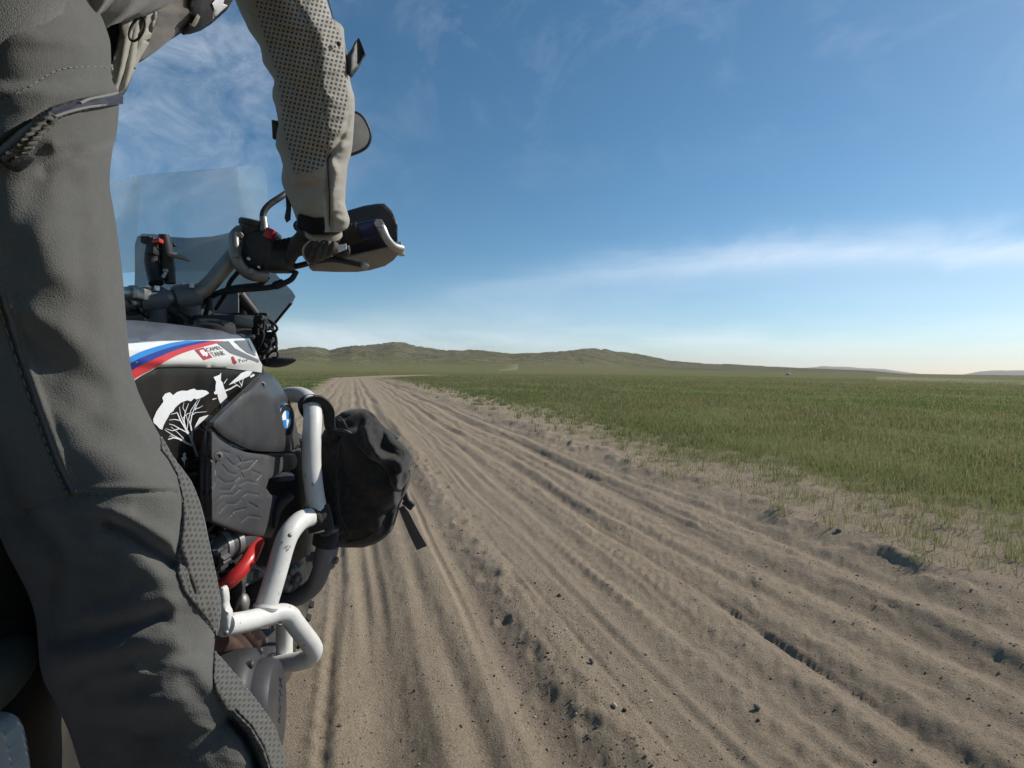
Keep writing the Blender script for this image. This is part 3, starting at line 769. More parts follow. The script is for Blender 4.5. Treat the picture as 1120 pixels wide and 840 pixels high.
s4 = arc([(100, 455), (144, 417), (166, 404), (200, 386.0), (246, 373.2)], 6)
def strip(a, b): return list(a) + list(b)[::-1]
decal('light_blue_stripe', [strip(s1, s2)], dw, M['d_light'], wp)
decal('dark_blue_stripe', [strip(s2, s3)], dw, M['d_blue'], wp)
decal('red_stripe', [strip(s3, s4)], dw, M['d_red'], wp)
decal('grey_flash', [[(236, 374), (250, 373), (257, 381), (270, 387.5), (283, 393.5), (283.5, 396.5), (266, 391), (252, 386)], [(256.5, 372.5), (271.5, 372), (276, 382), (280, 389.5), (270, 385.5), (262, 379)]], dw, M['d_grey'], wp)
decal('brand_square', [[(213, 382.4), (222.6, 380), (232.5, 391), (223.2, 393.8)]], dw, M['d_crimson'], wp, .0018)
decal('square_figure', [[(218, 383.2), (222.5, 382.2), (224.5, 385), (226.5, 385), (227.5, 388), (226, 390.5), (224, 388.5), (222.5, 389.5), (220, 386.5)]], dw, M['d_white'], wp, .0024)
text_decal('sticker_text', 'CAMEL', [(227.4, 384.6), (243.6, 381.6), (240.6, 378.0), (224.3, 380.8)], dw, M['d_black'], wp)
text_decal('sticker_text', 'TANK', [(233.6, 390.6), (247.2, 388.0), (243.8, 383.4), (229.6, 385.8)], dw, M['d_black'], wp)
decal('red_mark', [[(253, 390.5), (255.2, 389.4), (257.5, 394), (259.5, 396.4), (257.5, 398.2), (254.4, 396)]], dw, M['d_crimson'], wp)
text_decal('sticker_text', 'For', [(261.6, 396.6), (272.4, 394.6), (271.6, 391.8), (260.8, 392.6)], dw, M['d_black'], wp)
low_out = [(95, 452), (143, 420), (155, 412), (172, 403), (196, 402), (249, 404), (288, 408.5), (284, 414), (260, 436), (233, 462), (226, 480), (216, 496), (203, 514), (190, 535), (150, 540), (95, 540)]
bp = panel('lower_panel', low_out, d_tank, M['blackgloss'], tank, .010, 5, .004, 5, 0.0, inn=IN); bp['label'] = 'black lower tank panel with white tree graphics'
def K(pts, ox=160, oy=410, k=8.0): return [(ox + a / k, oy + b / k) for a, b in pts]
crown = K([(60, 390), (90, 320), (110, 290), (150, 235), (140, 200), (165, 165), (205, 152), (235, 178), (270, 150), (310, 138), (360, 140), (380, 130), (420, 120), (440, 135), (490, 132), (530, 140), (550, 160), (500, 192), (470, 205), (440, 215), (420, 205), (390, 232), (360, 222), (330, 232), (300, 245), (280, 262), (250, 290), (235, 318), (210, 335), (190, 372), (170, 405), (150, 445), (140, 480), (115, 470), (90, 440), (65, 420)])
br_ = [([(448, 718), (415, 620), (385, 540), (345, 470), (300, 400), (270, 330)], (3.4, 1.0)), ([(415, 625), (340, 590), (290, 560), (240, 550), (190, 565)], (2.4, .9)),
       ([(400, 580), (400, 500), (385, 430), (400, 350), (435, 250)], (2.0, .6)), ([(385, 540), (350, 500), (290, 470), (240, 440), (200, 430)], (1.6, .5)), ([(345, 470), (330, 400), (340, 330), (370, 250)], (1.4, .5)),
       ([(300, 400), (250, 390), (200, 395)], (1.1, .4)), ([(335, 430), (300, 350), (290, 280)], (1.1, .4)), ([(395, 460), (370, 390), (390, 310), (450, 220)], (1.1, .4)), ([(290, 470), (230, 490), (170, 470)], (1.1, .4)),
       ([(290, 560), (230, 525), (160, 480)], (1.1, .5)), ([(340, 590), (320, 550), (270, 500), (215, 455)], (1.0, .4)), ([(270, 330), (240, 340), (215, 345)], (.9, .4)), ([(390, 360), (430, 330), (530, 322)], (1.0, .4)), ([(345, 330), (320, 290), (330, 240)], (.9, .3)), ([(425, 310), (440, 270), (470, 210)], (.9, .4)), ([(320, 380), (360, 340), (400, 330)], (.9, .4)),
       ([(240, 550), (215, 530), (200, 545)], (.8, .4)), ([(350, 500), (365, 420), (350, 350)], (1.0, .4)), ([(430, 300), (470, 285), (495, 268)], (.8, .3))]
t2 = [K([(413, 485), (440, 420), (465, 375), (500, 362), (540, 352), (580, 352), (570, 372), (540, 395), (500, 410), (470, 430), (450, 470)])]
t2b = [([(540, 538), (525, 470), (535, 400)], (1.2, .5)), ([(535, 520), (490, 480), (455, 465)], (.9, .4)), ([(527, 480), (500, 440), (490, 410)], (.8, .4)), ([(528, 470), (550, 420), (560, 385)], (.8, .4))]
t3 = [K([(720, 90), (760, 50), (800, 15), (830, -15), (880, -35), (930, -30), (900, 10), (860, 30), (820, 48), (770, 70)]), K([(905, 10), (940, -10), (950, 5), (915, 25)])]
t3b = [([(838, 150), (835, 90), (850, 30)], (1.3, .5)), ([(836, 120), (800, 90), (765, 70)], (.9, .4)), ([(838, 100), (815, 60), (810, 40)], (.8, .4))]
decal('tree_graphic', [crown] + [stroke(K(l), w_) for l, w_ in br_], d_tank, M['d_white'], bp, .0022, 3)
decal('tree_graphic', t2 + [stroke(K(l), w_) for l, w_ in t2b], d_tank, M['d_white'], bp, .0022, 3)
decal('tree_graphic', t3 + [stroke(K(l), w_) for l, w_ in t3b], d_tank, M['d_white'], bp, .0022, 3)
fig = K([(612, 60), (655, 50), (668, 68), (680, 110), (705, 180), (720, 240), (712, 255), (700, 235), (692, 275), (682, 240), (672, 285), (660, 300), (650, 300), (652, 260), (640, 235), (628, 200), (622, 165), (608, 172), (594, 165), (592, 152), (606, 140), (606, 100)])
hat = K([(588, 20), (640, 0), (655, -20), (652, 50), (612, 62)])
decal('figure_graphic', [fig, hat, stroke(K([(690, 140), (740, 120), (780, 95), (800, 92)]), (1.8, 1.0)), stroke(K([(580, 215), (615, 205)]), (1.2, .6)), stroke(K([(680, 75), (708, 34)]), (.9, .5)), stroke(K([(605, 308), (640, 303)]), (.8, .5))], d_tank, M['d_white'], bp, .0022, 3)
deer = K([(305, 730), (325, 715), (318, 690), (330, 688), (335, 678), (350, 685), (342, 695), (345, 715), (355, 735), (348, 742), (340, 740), (338, 770), (335, 800), (328, 765), (318, 750)])
decal('deer_graphic', [deer], d_tank, M['d_white'], bp, .0022, 3)
# fuel cap
m = MB(); c = P(235, 355.5, .845); m.lathe([(.0, -.03), (.030, -.03), (.031, -.004), (.029, .004), (.024, .007), (.0235, .002), (.014, .002), (.010, .006), (0, .007)], c, (0.10, -.22, 1), 40)
cap = m.build('fuel_cap', M['black'], tank); m = MB(); m.lathe([(.019, .003), (.0215, .0065), (.0235, .006), (.024, .002)], c, (0.10, -.22, 1), 40); m.build('cap_ring', worn('brass_ring', (.20, .17, .11), .4, .6, .5, .1), cap)

# ---- radiator shroud
def d_shr(px, py):
    px = np.asarray(px, float); py = np.asarray(py, float)
    d = np.interp(px, [215, 224, 232, 290, 326, 340], [.70, .665, .662, .835, .96, 1.02])
    rt = np.interp(py, [400, 412, 436, 468, 490, 520], [290, 301, 316, 325, 331, 336])
    return d + .09 * np.clip(1 - (rt - px) / 22, 0, 1.2) ** 2 + np.clip(430 - py, 0, 40) * .0012
up_out = [(288, 409), (294, 408), (303, 415), (316, 436), (322, 456), (326, 474), (329, 491), (310, 494), (292, 494), (278, 493), (266, 489), (252, 482), (240, 474), (232, 464), (240, 455), (262, 435)]
shr = panel('radiator_shroud', up_out, d_shr, M['shroud'], bike, .012, 4, .006, 6, .004, sm=1, inn=(-.6, .4, 0))
lo_out = [(231, 470), (241, 481), (254, 489), (268, 494), (292, 497), (322, 496), (328, 503), (322, 513), (306, 517), (294, 524), (291, 534), (296, 541), (309, 544), (300, 558), (303, 575), (297, 588), (280, 587), (261, 582), (240, 574), (224, 567), (222, 540), (222, 515), (226, 486)]
gro = [[(242, 493), (250, 495.5)], [(248, 502), (254, 508), (262, 512)], [(259, 499), (263, 505), (257, 509)], [(243, 509), (250, 517), (258, 519)], [(262, 515), (272, 512), (280, 503)], [(266, 505), (276, 503)], [(238, 522), (246, 528), (256, 527), (262, 521)], [(262, 530), (270, 526), (280, 528)],
       [(241, 536), (252, 536), (257, 529)], [(236, 548), (243, 541), (255, 541), (262, 535)], [(262, 545), (270, 539), (282, 541)], [(240, 560), (248, 551), (258, 551), (264, 546)], [(250, 566), (256, 559), (268, 556)], [(272, 550), (281, 555)], [(264, 570), (272, 564), (284, 566)], [(229, 500), (235, 506), (234, 530), (228, 540)], [(276, 515), (285, 519), (280, 525)], [(266, 522), (262, 515)]]
def rel(px, py):
    r = np.zeros(np.shape(px))
    for g in gro: 
        dd = polydist(px, py, g); r = np.maximum(r, np.clip(1.6 - dd / .9, 0, 1))
    dh = np.hypot(px - 238.5, py - 499); hole = np.where(dh < 4.6, 1.0, 0) * 3.2
    return -.0026 * r - .003 * hole + .004 * np.exp(-(polydist(px, py, [(228, 472), (224, 500), (223, 565)]) / 3) ** 2)
d_lo = lambda a, b: d_shr(a, b) + .012 + .0006 * np.clip(np.asarray(b) - 545, 0, 60) + .05 * np.clip((np.asarray(a) - 284) / 30, 0, 1) ** 1.5
sl_ = panel('shroud_insert', lo_out, d_lo, M['shroud2'], shr, .012, 1.15, .006, 6, .004, relief=rel, inn=(-.6, .4, 0), sharp=35)
for (bx, by, dd) in ((286.5, 421, .835), (238.5, 499, .685)):
    m = MB(); c = P(bx, by, dd); m.lathe([(.0055, -.0035), (.0065, .0005), (.0055, .002), (.003, .0025), (.0028, .0005), (0, .0005)], c, (.55, -.8, .15), 20); m.build('bolt', M['engine'], shr)
d_bl = lambda a, b: np.interp(a, [280, 336], [.93, 1.08])
panel('radiator_side', [(268, 494), (300, 488), (329, 490), (334, 540), (336, 608), (313, 620), (296, 606), (290, 590), (268, 580)], d_bl, M['black'], bike, .05, 6, .008, 6, inn=(-1, .2, 0))
# ledges inside the shroud mouth
d_ld = lambda a, b: .95 - .004 * (np.asarray(b) - 515)
panel('mouth_ledge', [(296, 522), (302, 517), (316, 516), (322, 519), (322, 526), (300, 527)], d_ld, M['shroud2'], shr, .02, 3, .003, 3, inn=(-.3, 1, 0), sm=1)
panel('mouth_ledge', [(298, 556), (308, 546), (320, 541), (323, 544), (309, 556), (303, 575), (298, 580)], lambda a, b: .90 + 0 * np.asarray(a), M['shroud2'], shr, .03, 3, .003, 3, inn=(-.3, 1, 0), sm=1)
# roundel
m = MB(); c = P(311.5, 459, .925); ax_ = np.array((.93, -.36, .06)); ax_ /= np.linalg.norm(ax_)
m.lathe([(0, -.02), (.031, -.02), (.031, .001), (.029, .004), (.027, .0045), (.0265, .002), (0, .002)], c, ax_, 48); rd_ = m.build('roundel', M['chrome'], shr); rd_['label'] = 'round emblem with blue and white quarters'
u_ = np.cross(ax_, (0, 0, 1.0)); u_ /= np.linalg.norm(u_); w_ = np.cross(u_, ax_)
m = MB(); m.lathe([(.0265, .0026), (.0165, .0026)], c, ax_, 48); m.f = m.f[:48]; m.build('emblem_ring', M['d_black'], rd_, smooth=False)
for q_, mt in ((0, 'd_white'), (1, 'd_light'), (2, 'd_white'), (3, 'd_light')):
    m = MB(); aa = np.linspace(q_ * math.pi / 2, (q_ + 1) * math.pi / 2, 12); o_ = c + ax_ * .0030
    m.add([o_] + [o_ + .0162 * (math.cos(a) * u_ + math.sin(a) * w_) for a in aa], [(0, i, i + 1) for i in range(1, 12)]); m.build('emblem_quarter', M[mt], rd_, smooth=False)

# ---- crash bars
RB = .0165
def barpath(name, pts, r, mat, parent=bike, k=7, segs=18):
    m = MB(); m.tube([P(*p) for p in pts], r, segs, True, k); return m.build(name, mat, parent, sharp=50)
cb = barpath('crash_bar', [(300, 436, 1.16), (317, 432, 1.08), (329, 432.5, 1.04), (337.5, 438, 1.0), (342, 450, .96), (341, 480, .935), (341, 510, .925), (345, 545, .92), (352, 580, .92)], RB, M['whitebar'])
barpath('bar_tube', [(347.5, 563, .928), (339, 565.5, .903), (328, 570, .87), (318, 581, .845), (311, 596, .83), (301, 630, .81), (289.5, 668, .79)], RB, M['whitebar'], cb)
barpath('bar_tube', [(246, 684, .71), (268, 680, .75), (292, 674, .79), (308, 671, .81), (317, 674, .82), (322, 681, .825), (332, 694, .835), (341, 706, .845), (342.5, 713, .85), (337, 720, .855), (322, 724, .86), (299, 728, .87)], .0150, M['whitebar'], cb, 8)
barpath('bar_tube', [(311, 678, .88), (311, 700, .885), (311, 725, .89)], .0135, M['whitebar'], cb)
panel('bar_flange', [(240, 643), (245, 643.5), (247, 655), (246.5, 664), (251, 672), (252, 694), (248, 697), (242, 690), (238, 680), (238, 655)], lambda a, b: .705 + 0 * np.asarray(a), M['whitebar'], cb, .010, 3, .002, 2, sm=1)
panel('bar_flange', [(290, 719), (296, 716), (300, 719), (301, 735), (297, 738), (288, 732)], lambda a, b: .865 + 0 * np.asarray(a), M['whitebar'], cb, .010, 3, .002, 2, sm=1)
for q_ in ((317, 585.5, .818), (247.5, 692, .697)):
    m = MB(); m.ball(P(*q_), .0035, 10); m.build('bolt', M['dullsilver'], cb)
m = MB(); m.lathe([(.0178, -.004), (.0192, 0), (.0178, .004)], P(291, 664, .793), P(301, 630, .81) - P(289.5, 668, .79), 22); m.build('weld', M['whitebar'], cb)
lb = barpath('lower_bar', [(361, 576, .955), (358, 592, .955), (355, 606, .957), (351, 624, .965), (345, 638, .975), (335, 648, .985), (322, 654, .995), (300, 657, 1.01), (265, 656, 1.06)], RB, M['darkbar'])  # white tubing; the bag's shade is put into its dark grey colour
lb['label'] = 'lower crash bar tube with shade painted in as dark grey'
m = MB(); m.tube([P(358.5, 596, .956), P(354, 618, .96)], .0205, 20); m.build('bar_clamp', M['darkbar'], lb)
for a, b in ((345, 607), (366, 613), (340.5, 611)):
    m = MB(); m.lathe([(0, -.008), (.006, -.008), (.006, .006), (0, .006)], P(a, b, .952), P(1, 0, 1) - P(0, 0, 1), 6); m.build('bolt', M['engine'], lb)
barpath('frame_tube', [(206, 660, .83), (228, 648, .79), (243, 641, .78), (257, 630, .785), (268, 618, .80), (275, 607, .82), (281, 594, .86)], .0115, M['red'], bike, 8)
barpath('frame_tube', [(203, 500, .80), (209, 512, .78), (212, 523, .77), (212, 545, .77), (210, 600, .78)], .0085, M['red'], bike, 8)

# ---- engine
m = MB(); m.box((0.0, .92, .54), (.21, .46, .32), None, .04); m.box((.0, .98, .72), (.24, .26, .2), None, .03); eng = m.build('engine', M['engine'], bike)
m = MB()
for k in range(9): m.box((.0, .98, .64 + k * .022), (.262, .30, .006), None, .002)
m.build('cooling_fins', M['engine'], eng)
m = MB(); m.tube([P(218, 596, .80), P(232, 601, .79), (P(246, 596, .80)), P(262, 590, .83), P(276, 588, .88)], .021, 18, True, 8); hs = m.build('coolant_hose', M['shroud2'], eng)
for a, b, c_ in ((229, 600, .79), (244, 597, .799), (256, 592, .815)):
    m = MB(); m.lathe([(.0215, -.005), (.0235, -.004), (.0235, .004), (.0215, .005)], P(a, b, c_), P(262, 590, .83) - P(232, 601, .79), 22); m.build('hose_clamp', M['dullsilver'], hs)
m = MB()
for k in range(7):
    an = k * 2 * math.pi / 7; c = P(235, 612, .775); m.box(c + .013 * (math.cos(an) * RT + math.sin(an) * UP), (.004, .02, .028), [math.cos(an) * RT + math.sin(an) * UP, FW, -math.sin(an) * RT + math.cos(an) * UP], .001)
m.ball(P(236, 612, .79), .017, 14); m.build('pump_rotor', M['engine'], eng)
barpath('engine_hose', [(248, 622, .80), (256, 636, .81), (257, 652, .815), (252, 670, .82)], .0105, M['rubber'], eng)
m = MB()
for k in range(8): m.lathe([(.0105, -.0022), (.0135, 0), (.0105, .0022)], P(248 + 1.2 * k, 622 + 4.1 * k, .801 + .002 * k), P(257, 652, .815) - P(248, 622, .80), 16)
m.build('hose_boot', M['black'], eng)
m = MB(); m.ball(P(265, 660, .83), (.011, .014, .017), 14); m.build('sensor_cap', M['dullsilver'], eng)
panel('engine_plate', [(268, 642), (286, 634), (308, 632), (312, 645), (300, 652), (270, 656)], lambda a, b: .90 + 0 * np.asarray(a), M['shroud2'], eng, .02, 4, .003, 3)
m = MB(); 
for q_ in ((312, 632, .97), (320, 624, .98), (326, 632, .985), (316, 642, .98)): m.ball(P(*q_), .010, 12)
m.box(P(318, 632, 1.0), (.045, .03, .05), [RT, FW, UP], .006); m.build('brake_caliper', M['dullsilver'], bike)
for pts in ([(236, 690, .83), (250, 698, .86), (266, 716, .90), (282, 742, .95)], [(238, 704, .80), (252, 712, .83), (264, 730, .86), (272, 752, .9)], [(258, 683, .88), (274, 696, .92), (290, 716, .97), (296, 740, 1.0)]):
    barpath('exhaust_header', pts, .018, M['exhaust'], eng)
m = MB(); m.box(P(262, 730, .95), (.16, .12, .10), [RT, FW, UP], .02); m.build('sump_guard', M['engine'], eng)
# clutch cover
cc = np.array((.198, .800, .452)); ax_ = np.array((1.0, -.06, .10)); ax_ /= np.linalg.norm(ax_)
m = MB(); m.lathe([(.086, -.08), (.086, -.012), (.083, .000), (.076, .006), (.068, .009), (.065, .024), (.060, .031), (.048, .033), (0, .034)], cc, ax_, 56); cv_ = m.build('clutch_cover', M['cover'], eng)
u_ = np.cross((0, 0, 1.0), ax_); u_ /= np.linalg.norm(u_); w_ = np.cross(ax_, u_)
for k in range(9):
    m = MB(); an = .35 + k * 2 * math.pi / 9; m.lathe([(.0, 0), (.0055, 0), (.0055, .012), (.003, .014), (0, .014)], cc + ax_ * -.004 + .077 * (math.cos(an) * u_ + math.sin(an) * w_), ax_, 12)
    m.build('cover_bolt', M['cover'], cv_)
cu = bpy.data.curves.new('t', 'FONT'); cu.body = 'ROTAX'; cu.extrude = .02; cu.resolution_u = 3
to = bpy.data.objects.new('t', cu); COL.objects.link(to); dg = bpy.context.evaluated_depsgraph_get(); me = to.evaluated_get(dg).to_mesh()
vs = np.array([v.co[:] for v in me.vertices]); fs = [tuple(p.vertices) for p in me.polygons]; to.evaluated_get(dg).to_mesh_clear(); bpy.data.objects.remove(to)
vs[:, 0] -= vs[:, 0].mean(); vs[:, 1] -= vs[:, 1].mean(); ca, sa = math.cos(math.radians(52)), math.sin(math.radians(52))
m = MB(); m.add([cc + ax_ * (.0335 + v[2] * .06) + .017 * ((v[0] * ca - v[1] * 1.1 * sa) * u_ + (v[0] * sa + v[1] * 1.1 * ca) * w_) for v in vs], fs); m.build('cover_lettering', M['black'], cv_, smooth=False)

# ---- front wheel and fork, steered a little to the right
SP = np.array((0.0, 1.27, 0)); st_a = math.radians(-14)
def S(v):
    v = np.array(v, float); q = v - SP
    return SP + np.array((q[0] * math.cos(st_a) - q[1] * math.sin(st_a), q[0] * math.sin(st_a) + q[1] * math.cos(st_a), q[2]))
AX = (0, 1.66, .335)
m = MB(); rings = []
for k in range(72):
    a = 2 * math.pi * k / 72; rings.append([S((AX[0] + .052 * math.cos(b), AX[1] + (.278 + .050 * math.sin(b)) * math.cos(a), AX[2] + (.278 + .050 * math.sin(b)) * math.sin(a))) for b in np.linspace(0, 2 * math.pi, 16, endpoint=False)])
m.loft(rings + [rings[0]], cap=False); fw = m.build('front_wheel', M['tyre'], bike)
m = MB()
for k in range(44):
    for j, xo in enumerate((-.045, -.018, .018, .045)):
        a = 2 * math.pi * (k + (.5 if j in (1, 2) else 0)) / 44; rr_ = .327 if j in (1, 2) else .315
        ct = S((AX[0] + xo, AX[1] + rr_ * math.cos(a), AX[2] + rr_ * math.sin(a))); ra_ = S((0, SP[1] + math.cos(a), math.sin(a))) - SP * np.array((1, 1, 0)); ra_ = ra_ / np.linalg.norm(ra_); la = S(SP + np.array((1, 0, 0))) - SP
        if xo and j in (0, 3): 
            ra2 = ra_ * .8 + la * .6 * math.copysign(1, xo); lt = np.cross(ra2, np.cross(ra_, la)); lt /= np.linalg.norm(lt)
            m.box(ct, (.022, .022, .020), [lt, np.cross(ra2, lt), ra2], .002, 1)
        else: m.box(ct, (.024, .024, .020), [la, np.cross(ra_, la), ra_], .002, 1)
m.build('tread_blocks', M['tyre'], fw)
m = MB()
for sgn in (-1, 1): m.loft([[S((AX[0] + sgn * .018 + w2, AX[1] + r2 * math.cos(a), AX[2] + r2 * math.sin(a))) for w2, r2 in ((-.008, .236), (.008, .236), (.008, .252), (-.008, .252))] for a in np.linspace(0, 2 * math.pi, 49)], cap=False)
m.build('rim', M['dullsilver'], fw)
m = MB()
for k in range(36):
    a = 2 * math.pi * k / 36; a2 = a + (.35 if k % 2 else -.35); sx = .03 if (k // 2) % 2 else -.03
    m.tube([S((sx, AX[1] + .035 * math.cos(a2), AX[2] + .035 * math.sin(a2))), S((sx * .4, AX[1] + .24 * math.cos(a), AX[2] + .24 * math.sin(a)))], .0018, 6)
m.build('spokes', M['chrome'], fw)
m = MB(); m.lathe([(0, -.05), (.03, -.05), (.03, -.03), (.018, -.02), (.018, .02), (.03, .03), (.03, .05), (0, .05)], S(AX), S(SP + np.array((1, 0, 0))) - SP, 24); m.build('hub', M['dullsilver'], fw)
m = MB()
m.lathe([(.06, -.002), (.135, -.002), (.135, .002), (.06, .002)], S((.06, AX[1], AX[2])), S(SP + np.array((1, 0, 0))) - SP, 36); m.build('brake_disc', M['dullsilver'], fw)
for sgn in (-1, 1):
    m = MB(); m.tube([S((sgn * .095, AX[1] - .02, AX[2] - .02)), S((sgn * .095, AX[1] - .14, AX[2] + .32))], .027, 20); m.tube([S((sgn * .095, AX[1] - .13, AX[2] + .30)), S((sgn * .095, 1.30, 1.02))], .022, 20); m.build('fork_leg', M['black'], bike)
m = MB(); m.loft([[S((hw * math.cos(b), AX[1] + (.40 + .0 * b) * math.cos(a), AX[2] + .40 * math.sin(a) + .03 * math.sin(b))) for b in np.linspace(0, math.pi, 9)] + [S((hw * .94 * math.cos(b), AX[1] + .393 * math.cos(a), AX[2] + .393 * math.sin(a) + .03 * math.sin(b))) for b in np.linspace(math.pi, 0, 9)] for a, hw in zip(np.linspace(.35, 2.4, 16), np.interp(np.linspace(0, 1, 16), [0, .3, 1], [.03, .07, .06]))]); m.build('front_mudguard', M['black'], bike)
# rear end: seat, side cover, rear wheel, tail
m = MB(); rings = []
for y_, hw, zb, zt in [(-.75, .09, .86, .93), (-.6, .12, .85, .95), (-.3, .13, .84, .94), (0.0, .12, .82, .90), (.25, .09, .80, .885), (.42, .07, .80, .89), (.50, .055, .82, .88)]:
    rings.append([(hw * math.copysign(abs(math.cos(a)) ** .5, math.cos(a)), y_, (zb + zt) / 2 + (zt - zb) / 2 * math.copysign(abs(math.sin(a)) ** .5, math.sin(a))) for a in np.linspace(0, 2 * math.pi, 28, endpoint=False)])
m.loft(rings); m.build('seat', M['rubber'], bike)
m = MB(); m.loft([[(hw * math.copysign(abs(math.cos(a)) ** .5, math.cos(a)), y_, (zb + zt) / 2 + (zt - zb) / 2 * math.copysign(abs(math.sin(a)) ** .5, math.sin(a))) for a in np.linspace(0, 2 * math.pi, 24, endpoint=False)] for y_, hw, zb, zt in [(-.8, .05, .75, .85), (-.5, .09, .66, .85), (-.1, .10, .58, .84), (.2, .095, .45, .82), (.45, .085, .38, .82), (.70, .085, .36, .80)]]); m.build('side_cover', worn('dusty_dark_plastic', (.035, .031, .028), .6, 0, .3, .3, 14, .2, .25), bike)
panel('side_trim', [(-60, 786), (-10, 790), (2, 796), (8, 806), (13, 830), (18, 870), (-60, 880)], lambda a, b: .36 + 0 * np.asarray(a), M['white'], bike, .012, 3, .002, 3, sm=2)
m = MB(); m.ball(P(-14, 744, .365), (.02, .05, .024), 18); m.build('passenger_peg', worn('olive_rubber', (.10, .105, .085), .8, 0, .2, .2, 40, .3, .2), bike)
m = MB(); rings = []
for k in range(48):
    a = 2 * math.pi * k / 48; rings.append([(.068 * math.cos(b), -.02 - .02 + (.26 + .062 * math.sin(b)) * math.cos(a), .32 + (.26 + .062 * math.sin(b)) * math.sin(a)) for b in np.linspace(0, 2 * math.pi, 14, endpoint=False)])
m.loft(rings + [rings[0]], cap=False); rw_ = m.build('rear_wheel', M['tyre'], bike)
m = MB(); m.lathe([(0, -.05), (.04, -.05), (.04, .05), (0, .05)], (0, -.04, .32), (1, 0, 0), 24)
for k in range(24):
    a = 2 * math.pi * k / 24; m.tube([(0, -.04 + .03 * math.cos(a), .32 + .03 * math.sin(a)), (0, -.04 + .22 * math.cos(a), .32 + .22 * math.sin(a))], .003, 6)
m.build('wheel_spokes', M['dullsilver'], rw_)
m = MB(); m.box((-.09, .32, .36), (.04, .75, .06), None, .01); m.build('swingarm', M['engine'], bike)
m = MB(); m.box((.20, .50, .375), (.12, .05, .022), None, .005); m.build('footpeg', M['dullsilver'], bike)

# ---- handlebar
hb = barpath('handlebar', [(96, 334, .80), (125, 331.5, .84), (150, 329.5, .87), (178, 327, .90), (204, 324.5, .925), (215, 321, .93), (228, 312, .94), (246, 291, .95), (258, 277, .955), (266, 272, .96), (276, 274, .96), (300, 275, .965), (350, 264, .975), (414, 249.5, .985)], .0142, M['dullsilver'], bike, 8)
m = MB(); m.tube([P(300, 275, .965), P(350, 264, .975), P(394, 254, .982)], .0185, 20)
for k in range(22): 
    t = k / 21; m.lathe([(.0185, -.0014), (.0196, 0), (.0185, .0014)], P(302 + 90 * t, 274.6 - 20.4 * t, .9655 + .0165 * t), P(394, 254, .982) - P(300, 275, .965), 18)
m.build('throttle_grip', M['rubber'], hb)
m = MB(); m.lathe([(.0, -.001), (.0165, 0), (.0175, .003), (.0175, .034), (.0150, .037), (0, .037)], P(394, 254, .982), P(414, 249.5, .985) - P(394, 254, .982), 24); m.build('bar_weight', M['blueano'], hb)
for a, b, d_ in ((204, 325, .925), (166, 328, .888)):
    m = MB(); bx = P(1, 0, 1) - P(0, 0, 1); bx = P(a + 6, b - .6, d_ + .006) - P(a - 6, b + .6, d_ - .006); bx /= np.linalg.norm(bx)
    m.lathe([(.015, -.022), (.021, -.020), (.021, .020), (.015, .022)], P(a, b, d_), bx, 28)
    m.tube([P(a + 3, b + 8, d_), P(a + 5, b + 24, d_ + .01), P(a + 6, b + 44, d_ + .02)], [.018, .016, .020], 18); m.box(P(a + 1, b - 9, d_), (.03, .03, .012), [bx, FW, UP], .003); m.build('bar_riser', M['darkbar'], hb)
    for k in (-1, 1):
        m = MB(); m.lathe([(.0, -.004), (.0045, -.004), (.0045, .004), (.0, .004)], P(a + 1 + k * 5, b - 12.5, d_ - .008), UP, 6); m.build('bolt', M['silver'], hb)
m = MB(); m.box(P(221, 352, .955), (.16, .07, .018), [RT, FW, UP], .006); m.build('top_yoke', M['black'], bike)
# bracket of the hand guard
m = MB(); m.tube([P(262, 250, .945), P(256, 258, .935), (P(256.5, 274, .93)), P(261, 288, .93), P(269, 297.5, .935), P(280, 302, .94), P(293, 303, .95)], [.010, .011, .0115, .0115, .0115, .011, .010], 14, True, 6, flat=.7); br = m.build('guard_bracket', M['dullsilver'], hb)
m = MB(); m.tube([P(415, 245, .965), P(418, 251, .962), P(423, 261, .968), P(430, 269, .985), P(438, 272, 1.01)], [.008, .0088, .0078, .0078, .009], 14, True, 6); m.lathe([(0, -.006), (.0085, -.006), (.0085, .004), (0, .004)], P(415, 245, .956), FW, 6); m.box(P(437.5, 272.5, 1.02), (.014, .04, .02), [RT, FW, UP], .003); m.build('guard_end', M['silver'], hb)
for q_ in ((262.5, 257, .922), (258.5, 279, .917), (276, 297, .928)):
    m = MB(); m.lathe([(0, -.004), (.0055, -.004), (.0055, .004), (0, .004)], P(*q_), FW, 6); m.build('bolt', M['dullsilver'], hb)
d_g1 = lambda a, b: 1.045 - .00030 * (np.asarray(a) - 345) + .0006 * np.abs(np.asarray(b) - 262)
gd = panel('hand_guard', [(346, 292), (352, 262), (368, 243), (381, 230), (398, 225), (412, 222.8), (420, 222.5), (428, 230), (434.5, 244), (434.5, 266), (424, 285), (392, 292)], d_g1, M['black'], hb, .004, 4, .004, 4, inn=FW * .9 + UP * .2)
panel('guard_lip', [(338, 293), (352, 287), (386, 280), (425, 271.5), (436, 273), (437, 277), (430, 285), (421, 291), (405, 295.5), (391, 297.5), (365, 297.5), (342, 296.5)], lambda a, b: 1.0 + .0028 * (np.asarray(b) - 274), M['guard'], gd, .003, 4, .002, 3, inn=UP)  # lip colour lightened to carry light bounced up from the ground
